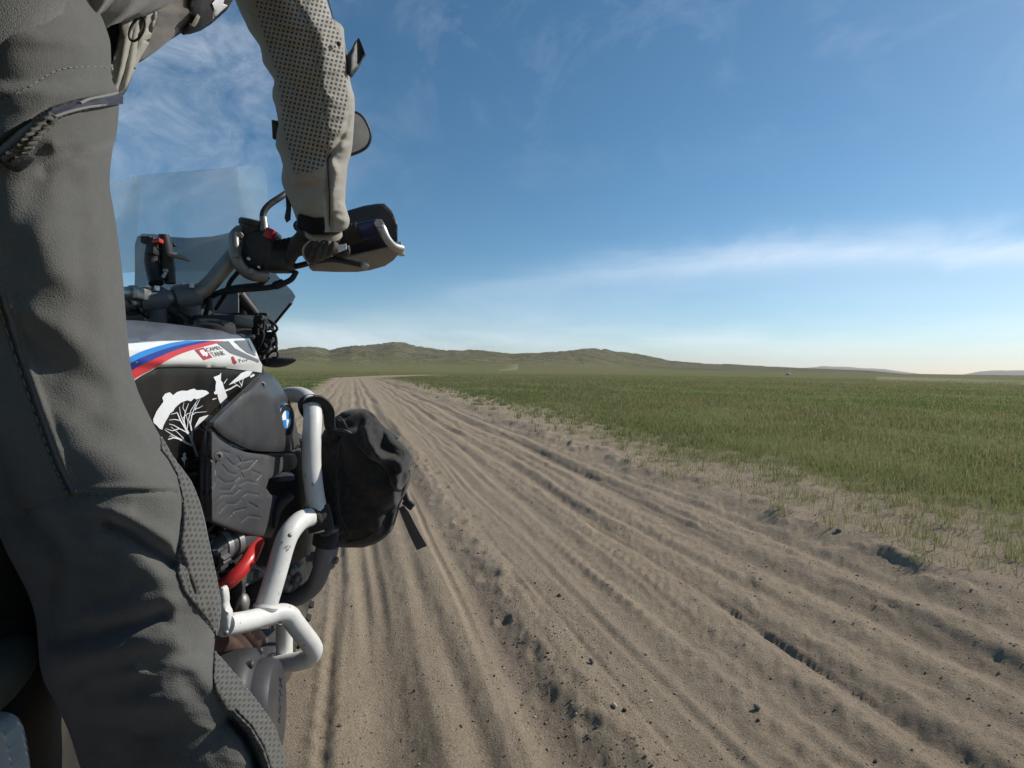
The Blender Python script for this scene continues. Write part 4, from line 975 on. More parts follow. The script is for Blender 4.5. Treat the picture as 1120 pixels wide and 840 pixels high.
# lever, switches, reservoir, mirror
lv = barpath('brake_lever', [(308, 293, .985), (325, 291, .985), (345, 286, .98), (358, 284, .978), (370, 284.5, .976), (386, 287.5, .974), (397, 290, .973)], .0055, M['black'], hb)
m = MB(); m.ball(P(399, 290, .972), .0085, 14); m.build('lever_ball', M['silver'], lv)
m = MB(); m.box(P(287, 275, .965), (.062, .05, .07), [(P(300, 273, 1) - P(280, 277, 1)) / np.linalg.norm(P(300, 273, 1) - P(280, 277, 1)), FW, UP], .014, 3); m.box(P(305, 286, .965), (.05, .045, .04), [RT, FW, UP], .012, 3); m.box(P(280, 290, .97), (.04, .04, .035), [RT, FW, UP], .01, 3); sw = m.build('switch_housing', M['black'], hb)
m = MB(); m.box(P(295.5, 256, .94), (.017, .016, .020), [RT * .9 - UP * .4, FW, UP * .9 + RT * .4], .004); m.build('kill_switch', M['d_crimson'], sw)
m = MB(); m.ball(P(272, 283, .925), .004, 10); m.ball(P(283, 292, .925), .003, 10); m.build('switch_screws', M['chrome'], sw)
m = MB(); m.lathe([(.0, -.02), (.021, -.02), (.024, -.012), (.024, .010), (.0262, .011), (.0262, .019), (.023, .0215), (0, .022)], P(276.5, 254, .965), UP * .97 + RT * .2 + FW * -.1, 30); m.build('brake_reservoir', M['black'], hb)
mr = barpath('mirror', [(289, 262, .955), (288, 246, .955), (287.5, 236, .957), (290, 229, .96), (297, 222, .968), (310, 213.5, .985), (322, 204, 1.02), (352, 178, 1.08), (372, 158, 1.10)], .0058, M['black'], hb)
m = MB(); m.tube([P(289.5, 256, .952), P(288, 238, .955)], [.0085, .0068], 14); m.build('stem_boot', M['dullsilver'], mr)
mc = P(381, 146, 1.09); mn = np.array((-.10, -.93, -.22)); mn /= np.linalg.norm(mn); mu = np.cross(mn, (0, 0, 1)); mu /= np.linalg.norm(mu); mv = np.cross(mu, mn)
def mring(k, off): return [mc + mn * off + k * (.047 * math.copysign(abs(math.cos(a)) ** .8, math.cos(a)) * (mu * .9 + mv * -.42) + .042 * math.copysign(abs(math.sin(a)) ** .8, math.sin(a)) * (mv * .9 + mu * .42)) for a in np.linspace(0, 2 * math.pi, 40, endpoint=False)]
m = MB(); m.loft([mring(.55, -.045), mring(.85, -.035), mring(1.0, -.01), mring(1.02, .0), mring(.98, .004), mring(.92, .003)]); m.build('mirror_shell', M['black'], mr)
m = MB(); m.loft([mring(.91, .0034), mring(.90, .0038)]); m.build('mirror_glass', M['mirror'], mr, sharp=20)
# hoses and wiring
for pts, r in (([(324, 297, .985), (318, 306, .975), (304, 312, .96), (290, 315, .955), (262, 317, .95), (240, 320, .95), (222, 330, .97)], .0052), ([(293, 303, .97), (284, 311, .96), (268, 313, .955), (250, 316, .955), (228, 326, .97), (212, 345, .99)], .0045), ([(262, 296, .965), (252, 308, .965), (246, 322, .98), (236, 338, 1.0)], .004),
               ([(196, 333, .905), (198, 341, .90), (206, 346, .91), (212, 352, .93)], .003), ([(140, 338, .86), (160, 341, .88), (182, 340, .9), (196, 352, .92)], .0035), ([(150, 335, .85), (158, 345, .87), (170, 350, .9)], .003), ([(230, 325, .95), (226, 340, .95), (222, 352, .96)], .004), ([(128, 338, .83), (142, 343, .85), (158, 340, .87)], .0035)):
    barpath('cable', pts, r, M['rubber'], bike, 6, 10)
m = MB(); m.tube([P(300, 313, .957), P(310, 309, .966)], .0075, 12); m.build('hose_joint', M['rubber'], bike)
for k in range(15):
    x0 = 281 + random.uniform(0, 15); y0 = 342 + random.uniform(0, 16); d0 = 1.06 + random.uniform(-.03, .05)
    pts = [(x0, y0, d0)]
    for j in range(4): pts.append((x0 + random.uniform(-6, 8) , y0 + (j + 1) * random.uniform(8, 12), d0 + random.uniform(-.02, .02)))
    barpath('wire', pts, random.uniform(.002, .0042), M['rubber'], bike, 6, 8)
for (a, b) in ((299, 372), (300, 381), (297, 364), (301, 388)):
    barpath('wire', [(a - 4, b - 3, 1.05), (a, b - 4.5, 1.05), (a + 3, b - 1, 1.05), (a + 1.5, b + 3, 1.05), (a - 3, b + 3, 1.05)], .0022, M['rubber'], bike, 6, 8)
m = MB(); 
for _ in range(9): m.box(P(288 + random.uniform(-6, 8), 370 + random.uniform(-22, 22), 1.07 + random.uniform(-.02, .03)), (random.uniform(.012, .026), .02, random.uniform(.014, .03)), [RT, FW, UP], .003)
m.build('wire_connectors', M['black'], bike)
# fairing, headlight, dash
m = MB(); m.box(P(248, 334, 1.10), (.075, .05, .055), [RT * .98 + UP * .1, FW, UP], .006); ds = m.build('dashboard', M['black'], bike)
m = MB(); m.box(P(247, 333, 1.07), (.055, .004, .040), [RT * .98 + UP * .1, FW, UP], .001); m.build('dash_screen', M['d_grey'], ds)
m = MB(); m.tube([P(262, 322, 1.08), P(276, 340, 1.10), P(287, 356, 1.12)], .012, 12); m.tube([P(232, 350, 1.02), P(255, 352, 1.05), P(280, 352, 1.08)], .014, 12); m.box(P(180, 347, 1.0), (.14, .1, .04), [RT, FW, UP], .01); m.build('fairing_stay', M['black'], bike)
m = MB(); m.ball((.0, 1.36, 1.0), (.13, .10, .11), 24); hl = m.build('headlight', M['black'], bike); m = MB(); m.ball((.0, 1.42, 1.0), (.10, .06, .08), 24); m.build('headlight_lens', M['chrome'], hl)
d_tn = lambda a, b: 1.24 - .13 * ((np.asarray(a, float) - 228) / 95) ** 2 - .0006 * (300 - np.asarray(b))
ws = panel('windscreen', [(141, 336), (147, 318), (147.5, 300), (147.5, 268), (150, 259), (156, 255.6), (168, 256), (186, 259), (206, 260.2), (232, 258.6), (253, 254), (272, 262), (288, 280), (300, 298), (307, 306), (319, 318), (322.5, 324), (319, 331), (298, 357), (280, 372), (150, 372)], d_tn, M['tint'], bike, .0035, 6, .0005, 3); ws['label'] = 'grey tinted lower windscreen'
barpath('screen_edge', [(319, 331, 1.13), (310, 342, 1.145), (297, 358, 1.16)], .003, M['black'], ws, 4, 8)
panel('screen_extension', [(112, 204), (140, 193.5), (146, 192), (190, 188), (240, 184), (270, 181), (282, 181.5), (289, 184), (291.5, 190), (291.5, 222), (288, 250), (280, 280), (262, 296), (160, 296), (112, 300)], lambda a, b: d_tn(a, b) - .02, M['clear'], ws, .003, 7, .0005, 3)
for q_ in ((190, 268), (262, 270)): m = MB(); m.ball(P(q_[0], q_[1], float(d_tn(q_[0], q_[1])) - .022), .005, 10); m.build('screen_screw', M['black'], ws)
# small device mount on the bar
dm = barpath('device_mount', [(171, 310, .90), (168, 298, .905), (166, 285, .905), (168, 272, .905), (171, 268, .905)], .0115, M['black'], hb)
m = MB(); m.tube([P(179, 256, .91), P(181, 270, .915), P(184, 290, .92), (P(186, 310, .92))], [.008, .0105, .0105, .009], 12, True, 4); m.box(P(182, 286, .92), (.013, .02, .07), [RT, FW, UP], .004); m.build('mount_arm', M['black'], dm)
m = MB(); m.box(P(163, 263.5, .90), (.017, .02, .012), [RT, FW, UP], .002); m.box(P(168, 270, .90), (.014, .02, .03), [RT, FW, UP], .003); m.build('camera_clip', M['black'], dm)
m = MB(); m.box(P(172.5, 264, .895), (.013, .012, .007), [RT * .98 - UP * -.15, FW, UP], .001); m.build('status_display', M['redlens'], dm)
m = MB(); m.ball(P(163.5, 281, .90), .0065, 14); m.build('clamp_knob', M['silver'], dm)
m = MB(); m.tube([P(186, 279, .91), P(194, 280, .91), P(202, 283, .91), P(209, 286.5, .915)], [.0055, .0075, .005, .001], 10, True, 3, flat=.7); m.build('mount_lever', M['guard'], dm)
m = MB(); m.tube([P(181, 298, .905), P(177.5, 304, .90)], .003, 8); m.ball(P(181, 296, .905), .0045, 10); m.build('mount_screw', M['silver'], dm)
m = MB(); m.box(P(150, 322, .86), (.03, .04, .02), [RT, FW, UP], .004); m.ball(P(146, 321, .85), .014, 14); m.tube([P(143, 322, .845), P(147, 333, .85)], .004, 8); m.build('bar_fitting', M['silver'], hb)
# indicator
m = MB(); prof = []
for k in range(35):
    t = k / 34; r = .0128 * (math.sin(math.pi * min(1, t * .93 + .07)) ** .62) ; prof.append((max(r * (1 + .07 * math.sin(k * math.pi)) if False else r * (.80 + .20 * (k % 2)), .0004), t * .078))
a_, b_ = P(286, 397, 1.08), P(325.5, 393.5, 1.07); m.lathe(prof, a_, b_ - a_, 24); ti = m.build('indicator', M['black'], bike)
m = MB(); m.tube([P(276, 396, 1.10), P(290, 396.5, 1.08)], .0065, 12); m.build('indicator_stalk', M['rubber'], ti)

# ================================================================== BAG ON THE CRASH BAR
def fabric(name, col, weave=900, rough=.85, var=.15, dust=.2, bs=.5, sheen=.3, cloth=7.0):
    n = NT(name); p = n.pos()
    a = n.noise(p, cloth, 5, .6); b = n.noise(p, 90, 4, .6)
    wv = n.n('ShaderNodeTexNoise', i_Scale=weave * .75, i_Detail=1.0, i_Roughness=.6); n.set(wv, 'Vector', p)
    c = n.mix(n.ramp(a, [(.3, 0), (.7, 1)]), tuple(x * (1 - var) for x in col), tuple(x * (1 + var) for x in col))
    c = n.mix(n.math('MULTIPLY', n.ramp(b, [(.45, 0), (.75, 1)]), dust), c, (.27, .22, .16))
    c = n.mix(n.math('MULTIPLY', n.ramp(wv.outputs['Fac'], [(.35, 0), (.65, 1)]), .34), c, tuple(x * .55 for x in col))
    h = n.math('ADD', n.math('MULTIPLY', wv.outputs['Fac'], 1.3), n.math('MULTIPLY', b, .3))
    return n.done(n.bsdf(c, rough, 0, .2, n.bump(h, bs, .0012), Sheen_Weight=sheen, Sheen_Roughness=.5))
M['bagcloth'] = fabric('black_nylon', (.021, .0195, .018), 1200, .78, .2, .10, .4, .2, 9)
BR = rs_interp([(447, 386, 398, 1.040), (450, 375, 405, 1.040), (455, 369, 411, 1.040), (462, 362, 416, 1.040), (470, 355, 424, 1.040), (480, 350.5, 433, 1.040), (490, 349, 444, 1.045), (498, 348, 448.5, 1.045), (520, 347.5, 449, 1.045), (538, 347, 444.5, 1.045), (552, 346.5, 438, 1.045), (566, 347, 434, 1.045), (578, 349, 430, 1.045), (588, 354, 421, 1.045), (595, 361, 410, 1.045), (599, 373, 397, 1.045)], 100)
bag_folds = [([(402, 462), (404, 482), (417, 502)], 4, .010), ([(412, 498), (424, 496), (441, 502), (436, 520), (430, 540)], 5, .008), ([(366, 470), (390, 466), (405, 455)], 4, -.010), ([(420, 470), (418, 488), (432, 500), (444, 498)], 5, -.014), ([(372, 505), (388, 540), (418, 560)], 9, -.008), ([(430, 515), (440, 520), (438, 550), (425, 560), (420, 580)], 4, -.012),
             ([(372, 480), (375, 520), (372, 560), (380, 590)], 4, -.006), ([(395, 500), (410, 530), (420, 545)], 10, .008), ([(361, 500), (366, 540), (372, 580)], 5, .005), ([(352, 480), (362, 490), (372, 478)], 3, -.008), ([(380, 560), (400, 580), (415, 585)], 4, -.006)]
m = MB(); rings = []; NB = 120
for py, xl, xr, dc in BR:
    xc, hw = (xl + xr) / 2, (xr - xl) / 2; bd = min(.085, hw / 50 * .085); row = []
    for k in range(NB):
        ph = 2 * math.pi * k / NB; cx_ = math.copysign(abs(math.cos(ph)) ** .55, math.cos(ph)); sx_ = math.copysign(abs(math.sin(ph)) ** .55, math.sin(ph))
        row.append((xc + hw * cx_, py, dc - bd * sx_, sx_))
    rings.append(row)
A = np.array(rings); px, py, dd, fc = A[..., 0], A[..., 1], A[..., 2], A[..., 3]
disp = np.zeros_like(px)
for ln, w_, am in bag_folds: disp += am * np.exp(-(polydist(px, py, ln) / w_) ** 2)
disp += .0035 * fbm2(px / 18, py / 18, 3, 401, .5) + .003 * (1 - 2 * np.abs(fbm2(px / 26 + 5, py / 15, 2, 402)))
dd = dd - disp * np.clip(fc + .3, 0, 1)
m.loft([[P(a, b, c) for a, b, c in zip(px[i], py[i], dd[i])] for i in range(len(px))])
bag = m.build('bag', M['bagcloth'], None, sharp=0)
tag(bag, 'slumped black nylon bag strapped to the white crash bar', 'bag')
def d_bag(a, b):
    a = np.asarray(a, float); b = np.asarray(b, float)
    xl = np.interp(b, BR[:, 0], BR[:, 1]); xr = np.interp(b, BR[:, 0], BR[:, 2]); t = np.clip((a - (xl + xr) / 2) / ((xr - xl) / 2), -1, 1)
    d = 1.045 - np.minimum(.085, (xr - xl) / 100 * .085) * (1 - np.abs(t) ** 3.6) ** .275
    for ln, w_, am in bag_folds: d = d - am * np.exp(-(polydist(a, b, ln) / w_) ** 2)
    return d
for ln in ([(357, 474), (358, 500), (358, 540), (361, 575), (372, 594)], [(364, 588), (385, 592), (405, 586), (420, 572), (432, 552)], [(372, 478), (368, 520), (372, 562), (384, 586)]):
    q_, _ = catmull([np.array(p, float) for p in ln], [0] * len(ln), 14); m = MB(); m.tube([P(a, b, float(d_bag(np.array([a]), np.array([b]))[0]) - .001) for a, b in q_], .0016, 8); m.build('seam_piping', M['black'], bag)
# lid flap with crumpled edge
lid = [(362, 464), (366, 456), (371, 453), (374, 459), (386, 450), (396, 447), (404, 450), (414, 460), (424, 472), (434, 480), (446, 494), (449, 503), (448, 518), (443, 530), (437, 540), (428, 533), (424, 516), (414, 506), (404, 502), (392, 488), (380, 478), (366, 474)]
def lrel(px, py):
    return .012 * np.exp(-(polydist(px, py, [(399, 470), (403, 484), (413, 500)]) / 3.5) ** 2) - .012 * np.exp(-(polydist(px, py, [(412, 470), (420, 488), (436, 498)]) / 6) ** 2) + .010 * np.exp(-(polydist(px, py, [(414, 500), (430, 500), (438, 510), (434, 528)]) / 4) ** 2) + .003 * fbm2(px / 11, py / 11, 3, 410)
fl = panel('flap', lid, d_bag, M['bagcloth'], bag, .004, 2.5, .006, 4, .010, relief=lrel, sharp=0, sm=1)
m = MB()
for a, b in (((371, 456), (380, 470)), ((366, 470), (384, 474))): m.tube([P(a[0], a[1], .96), P((a[0] + b[0]) / 2, (a[1] + b[1]) / 2 - 2, .953), P(b[0], b[1], .96)], .0022, 8, True, 4)
m.build('drawcord', M['black'], bag)
M['web'] = fabric('grey_webbing', (.085, .085, .088), 2600, .7, .1, .15, .6, .1)
pl = [(436, 556), (441, 553), (447, 560), (453, 572), (460, 585), (467, 597), (456, 602), (450, 590), (443, 574)]
panel('strap', pl, lambda a, b: 1.015 + .0008 * (np.asarray(b) - 555), M['web'], bag, .0022, 2.5, .001, 2, sharp=60)
m = MB(); m.box(P(447, 551, 1.015), (.024, .012, .016), [RT * .75 - UP * .6, FW, UP * .75 + RT * .6], .003); m.box(P(444, 545, 1.015), (.012, .012, .03), [RT * .9 + UP * .3, FW, UP * .9 - RT * .3], .003); m.build('buckle', M['black'], bag)
m = MB(); m.tube([P(421, 471, 1.035), P(428, 476, 1.035), P(434.5, 481, 1.035)], .0055, 10, True, 3); m.build('side_loop', M['black'], bag)
def wrap(name, a, b, n=20, r=.022, wd=.012):
    a, b = np.array(a), np.array(b); ax = (b - a) / np.linalg.norm(b - a)
    m = MB(); m.lathe([(r - .003, -wd), (r, -wd), (r + .001, 0), (r, wd), (r - .003, wd)], (a + b) / 2, ax, 26); return m
m = wrap('w', P(338, 440, 1.0), P(342.5, 450, .975), wd=.012); m.tube([P(333, 449, .99), P(340, 439, .965), P(350, 437, .965), P(359, 448, .985), P(361, 466, .99), P(368, 475, .985)], [.010, .013, .014, .014, .013, .008], 10, True, 5, flat=.5); m.build('bar_strap', M['bagcloth'], bag)
m = wrap('w', P(346.5, 557, .925), P(351, 577, .921), wd=.021); m.tube([P(336, 556, .91), P(344, 560, .90), P(352, 570, .91), P(358, 580, .97)], .007, 10, True, 4, flat=.6); m.build('bar_strap', M['bagcloth'], bag)
m = wrap('w', P(357.5, 582, .955), P(355.5, 592, .956), wd=.014); m.ball(P(356, 577, .92), (.014, .014, .016), 12); m.build('bar_strap', M['bagcloth'], bag)
# ================================================================== RIDER
LEG = [(-150, -175, 96, .415), (-80, -165, 100, .41), (0, -160, 104, .405), (25, -160, 114, .405), (50, -160, 121, .40), (85, -160, 122, .40), (104, -160, 130.5, .395), (120, -160, 130, .395), (150, -160, 127, .39), (165, -158, 123, .39), (200, -155, 120, .39), (230, -150, 124.5, .39), (260, -147, 129, .39), (300, -140, 134, .39), (350, -128, 138, .395), (400, -112, 143, .40), (425, -102, 150, .40), (450, -90, 161, .40), (475, -76, 174, .40), (500, -60, 188, .40), (530, -42, 209, .40), (560, -24, 220, .40), (600, 0, 228.5, .40), (640, 26, 237, .40), (665, 36, 240.5, .40), (685, 40, 239, .40), (700, 41, 235, .40), (712, 42, 234, .40), (725, 43, 244, .40), (745, 48, 261, .403), (770, 61, 281, .406), (800, 75, 301, .41), (840, 88, 313, .412), (880, 104, 324, .415), (930, 116, 336, .42), (985, 122, 345, .425)]
LR = rs_interp(LEG, 440)
LB = lambda py: np.interp(py, [-150, 0, 300, 560, 700, 800, 985], [.115, .115, .10, .080, .072, .070, .082])
folds = [([(121, 573), (140, 582), (165, 600), (188, 617)], 8, -.012), ([(126, 566), (150, 572), (185, 590)], 9, .005), ([(57, 703), (90, 697), (134, 686), (176, 672)], 10, -.010), ([(60, 686), (110, 672), (180, 655)], 12, .006), ([(70, 722), (130, 712), (190, 700)], 14, .007),
         ([(38, 560), (60, 583), (72, 615), (66, 650), (60, 690)], 13, -.012), ([(44, 566), (90, 590), (130, 610), (190, 640)], 14, .004), ([(62, 560), (100, 556), (140, 562)], 8, .004), ([(95, 740), (108, 770), (104, 800), (92, 840)], 12, -.008), ([(75, 770), (100, 745), (150, 735)], 9, .004), ([(120, 780), (180, 770), (230, 745)], 18, .007), ([(150, 720), (200, 740), (240, 790)], 14, -.004),
         ([(127, 163), (112, 170), (80, 172), (50, 186)], 8, -.006), ([(126, 152), (100, 158), (60, 160)], 8, .005), ([(0, 30), (60, 40), (115, 52)], 12, .004), ([(10, 355), (50, 395), (110, 430)], 18, -.006), ([(0, 330), (60, 360), (130, 400)], 20, .006), ([(20, 230), (60, 290), (120, 340)], 26, .005), ([(60, 430), (110, 470), (175, 500)], 18, -.005), ([(80, 200), (90, 260), (95, 330)], 16, -.004), ([(40, 190), (20, 260), (10, 320)], 18, -.004),
         ([(0, 325), (20, 390), (42, 455), (60, 505), (77, 540)], 2.6, -.004), ([(7, 322), (27, 388), (49, 452), (67, 502), (82, 538)], 4, .0035), ([(30, 558), (60, 546), (95, 540), (140, 538), (192, 538)], 2.2, -.0028), ([(30, 552), (60, 541), (95, 535), (140, 533), (192, 533)], 4, .002),
         ([(0, 110), (30, 96), (60, 78), (90, 73), (121, 74)], 2.0, -.0018), ([(0, 158), (20, 141), (40, 128), (56, 118), (90, 108), (131, 100)], 3, -.006), ([(0, 170), (20, 154), (50, 131), (92, 117), (131, 112)], 6, .006), ([(-10, 470), (20, 520), (36, 580)], 20, -.010), ([(200, 560), (195, 600), (212, 650)], 3, -.003), ([(252, 788), (266, 803), (276, 822), (284, 848)], 5, -.030), ([(258, 782), (274, 797), (288, 820), (297, 848)], 4, .010)]
def leg_disp(px, py):
    d = np.zeros(np.shape(px))
    for ln, w_, am in folds: d = d + (.8 if w_ > 5 else 1) * am * np.exp(-(polydist(px, py, ln) / w_) ** 2)
    d = d + .0035 * fbm2(px / 90, py / 70, 3, 301) + .0025 * (1 - 2 * np.abs(fbm2(px / 70 + 3, py / 38, 3, 302))) * sstep(520, 600, py)
    return d
def d_leg(px, py, disp=True):
    px = np.asarray(px, float); py = np.asarray(py, float)
    xl = np.interp(py, LR[:, 0], LR[:, 1]); xr = np.interp(py, LR[:, 0], LR[:, 2]); dc = np.interp(py, LR[:, 0], LR[:, 3])
    t = np.clip((px - (xl + xr) / 2) / ((xr - xl) / 2), -1, 1)
    d = dc - LB(py) * np.sqrt(1 - t * t)
    return d - (leg_disp(px, py) * np.clip(np.sqrt(1 - t * t) * 1.6, 0, 1) if disp else 0)
NL = 260; ph = np.linspace(0, 2 * math.pi, NL, endpoint=False)
PY = LR[:, 0][:, None] + 0 * ph; XC = ((LR[:, 1] + LR[:, 2]) / 2)[:, None]; HW = ((LR[:, 2] - LR[:, 1]) / 2)[:, None]
PX = XC + HW * np.cos(ph); DD = LR[:, 3][:, None] - LB(PY) * np.sin(ph)
fcg = np.clip(np.sin(ph) * 1.6, 0, 1)[None, :]
DD = DD - leg_disp(PX, PY) * fcg + np.clip(-np.sin(ph), 0, 1)[None, :] * .004 * fbm2(PX / 40, PY / 50, 3, 310)
V = CAM + DD[..., None] * (FW + RT * ((PX - 560) / FOC)[..., None] + UP * ((420 - PY) / FOC)[..., None])
m = MB(); m.loft([list(r) for r in V])
# pelvis and the left leg complete the trousers
def ring(c, rx, ry, n=40, ax=None, pw=1.0):
    ax = np.array(ax if ax is not None else ((1, 0, 0), (0, 1, 0)), float)
    return [np.array(c) + rx * math.copysign(abs(math.cos(a)) ** pw, math.cos(a)) * ax[0] + ry * math.copysign(abs(math.sin(a)) ** pw, math.sin(a)) * ax[1] for a in np.linspace(0, 2 * math.pi, n, endpoint=False)]
m.loft([ring((0.0, .36, 1.10), .12, .11), ring((0.0, .34, 1.17), .175, .13), ring((0.0, .34, 1.26), .18, .13), ring((0, .38, 1.34), .165, .12)])
m.loft([ring((-.10, .34, 1.24), .085, .11), ring((-.13, .36, 1.12), .095, .105), ring((-.155, .42, .98), .085, .09), ring((-.17, .47, .84), .078, .08), ring((-.185, .47, .74), .07, .075), ring((-.19, .45, .62), .068, .075), ring((-.20, .43, .52), .075, .085)])
M['cloth'] = fabric('olive_grey_cloth', (.094, .091, .081), 1500, .9, .10, .10, .45, .25, 5)
M['cloth2'] = fabric('perforated_patch_cloth', (.075, .073, .066), 1500, .8, .1, .2, .4, .2, 8)

# the body itself: one continuous skinned figure inside the clothes
def skin_body():
    J = {}; E = []
    def j(n, p, r): J[n] = (p, r)
    j('pel', (0, .34, 1.20), .12); j('sp', (0, .50, 1.36), .115); j('ch', (0, .68, 1.50), .12); j('nk', (0, .80, 1.60), .058); j('hd', (0, .86, 1.70), .085); j('tp', (0, .88, 1.80), .06)
    j('hr', tuple(P(-15, 60, .41)), .075); j('kr', tuple(P(118, 620, .41)), .052); j('ar', tuple(P(228, 900, .42)), .038); j('fr', tuple(P(228, 900, .42) + np.array((.03, .16, -.17))), .03)
    j('hl', (-.10, .34, 1.16), .075); j('kl', (-.165, .46, .86), .052); j('al', (-.195, .44, .50), .038); j('fl', (-.20, .60, .42), .03)
    j('sr', tuple(P(225, -165, .675)), .05); j('mr', tuple(P(284, -55, .785)), .045); j('er', tuple(P(322, 50, .846)), .04); j('wr', tuple(P(352, 246, .925)), .028); j('pr', tuple(P(357, 262, .95)), .025)
    j('sll', (-.185, .72, 1.56), .055); j('ell', (-.36, .74, 1.34), .04); j('wl', (-.36, .95, 1.235), .028); j('pll', (-.36, .99, 1.215), .025)
    for a, b in (('pel', 'sp'), ('sp', 'ch'), ('ch', 'nk'), ('nk', 'hd'), ('hd', 'tp'), ('pel', 'hr'), ('hr', 'kr'), ('kr', 'ar'), ('ar', 'fr'), ('pel', 'hl'), ('hl', 'kl'), ('kl', 'al'), ('al', 'fl'), ('ch', 'sr'), ('sr', 'mr'), ('mr', 'er'), ('er', 'wr'), ('wr', 'pr'), ('ch', 'sll'), ('sll', 'ell'), ('ell', 'wl'), ('wl', 'pll')): E.append((a, b))
    nm = list(J); me = bpy.data.meshes.new('person'); c0 = np.array(J['pel'][0])
    me.from_pydata([tuple(np.array(J[k][0]) - c0) for k in nm], [(nm.index(a), nm.index(b)) for a, b in E], [])
    n = NT('skin'); o = link('person', me, n.done(n.bsdf((.45, .28, .2), .5, 0, .4)), None, tuple(c0))
    sk = o.modifiers.new('skin', 'SKIN'); 
    for i, k in enumerate(nm):
        o.data.skin_vertices[0].data[i].radius = (J[k][1] * .55, J[k][1] * .55)
    o.data.skin_vertices[0].data[0].use_root = True
    s = o.modifiers.new('s', 'SUBSURF'); s.levels = 1; s.render_levels = 1
    return o
person = skin_body()
tag(person, 'rider standing in olive grey trousers and beige mesh jacket, right hand on the throttle', 'person')
tr = m.build('trousers', M['cloth'], person, sharp=0)

def patch_mat(name, base, dot, su, sv, rr, rough=.8, mixd=.9):
    n = NT(name); u = n.math('FRACT', n.math('MULTIPLY', n.attr('pu'), su)); v = n.math('FRACT', n.math('MULTIPLY', n.attr('pv'), sv))
    du = n.math('SUBTRACT', u, .5); dv = n.math('SUBTRACT', v, .5)
    r = n.math('SQRT', n.math('ADD', n.math('MULTIPLY', du, du), n.math('MULTIPLY', dv, dv)))
    hole = n.math('MULTIPLY', n.ramp(r, [(rr - .07, 1.0), (rr + .06, 0.0)]), n.attr('dots'))
    p = n.pos(); a = n.noise(p, 14, 5, .6); b = n.noise(p, 120, 3, .6)
    c = n.mix(n.ramp(a, [(.3, 0), (.7, 1)]), tuple(x * .86 for x in base), tuple(x * 1.12 for x in base))
    c = n.mix(n.math('MULTIPLY', n.ramp(b, [(.5, 0), (.8, 1)]), .15), c, (.27, .23, .17))
    c = n.mix(n.math('MULTIPLY', hole, mixd), c, dot)
    h = n.math('SUBTRACT', n.math('MULTIPLY', b, .5), n.math('MULTIPLY', hole, 1.6))
    return n.done(n.bsdf(c, rough, 0, .25, n.bump(h, .6, .0015), Sheen_Weight=.15))
M['patch'] = patch_mat('perforated_patch', (.092, .088, .078), (.040, .038, .034), 1 / 5.2, 1 / 6.2, .27)
def setdots(o, su=0.0):
    W = np.array([v.co for v in o.data.vertices]) + np.array(WT[o.name]); px, py, d = proj(W)
    row = np.floor(py / 6.2); fattr(o.data, 'pu', px + py * su + (row % 2) * 2.6); fattr(o.data, 'pv', py); fattr(o.data, 'dots', np.ones(len(px)))
# patches of perforated cloth on knee and shin
def d_lp(a, b): return d_leg(a, b)
def edge_clip(poly, inset=1.0):
    out = []
    for x, y in resample(poly, 4):
        xr = np.interp(y, LR[:, 0], LR[:, 2]); out.append((min(x, xr - inset), y))
    return out
kp = edge_clip([(176, 478), (186, 486), (205, 520), (225, 560), (235, 610), (245, 650), (246, 672), (240, 692), (238, 699), (230, 684), (214, 664), (200, 646), (194, 628), (194, 606), (199, 580), (200, 545), (194, 520), (184, 502), (176, 492)])
o = panel('knee_patch', kp, d_lp, M['patch'], tr, .003, 2.5, .0015, 2.5, .0028, sharp=0); setdots(o, .18); o['label'] = 'perforated dark knee patch'
sp_ = edge_clip([(234, 714), (246, 726), (266, 745), (290, 770), (306, 800), (318, 845), (318, 870), (296, 870), (290, 838), (276, 812), (258, 790), (244, 775), (235, 757), (233, 735)])
o = panel('shin_patch', sp_, d_lp, M['patch'], tr, .003, 2.5, .0015, 2.5, .0028, sharp=0); setdots(o, .5); o['label'] = 'perforated shin patch beside the open hem'
M['thread'] = fabric('grey_thread', (.20, .195, .17), 3000, .8, .1, .1, .3, .1)
def seam(name, line, r, mat, parent, dfun, off=.0005, dash=None):
    q, _ = catmull([np.array(p, float) for p in line], [0] * len(line), 24); m = MB()
    pts = [P(a, b, float(dfun(np.array([a]), np.array([b]))[0]) - off) for a, b in q]
    if dash is None: m.tube(pts, r, 6)
    else:
        for i in range(0, len(pts) - dash[0], dash[0] + dash[1]): m.tube(pts[i:i + dash[0] + 1], r, 5)
    return m.build(name, mat, parent)
for ln in ([(0, 338), (20, 399), (42, 462), (60, 511), (75, 541)], [(30, 559), (60, 547), (95, 541), (140, 539), (190, 539)], [(0, 110), (30, 96), (60, 78), (90, 73), (120, 74)], [(199, 545), (200, 565), (195, 605), (196, 630), (212, 660), (232, 688)], [(0, 34), (8, 20), (14, -5)]):
    seam('stitching', ln, .00032, M['thread'], tr, d_leg, .0006, (3, 2))
seam('piping', [(1, 326), (22, 390), (44, 455), (62, 505), (79, 540)], .0011, worn('dark_piping', (.03, .03, .028), .7), tr, d_leg, 0)
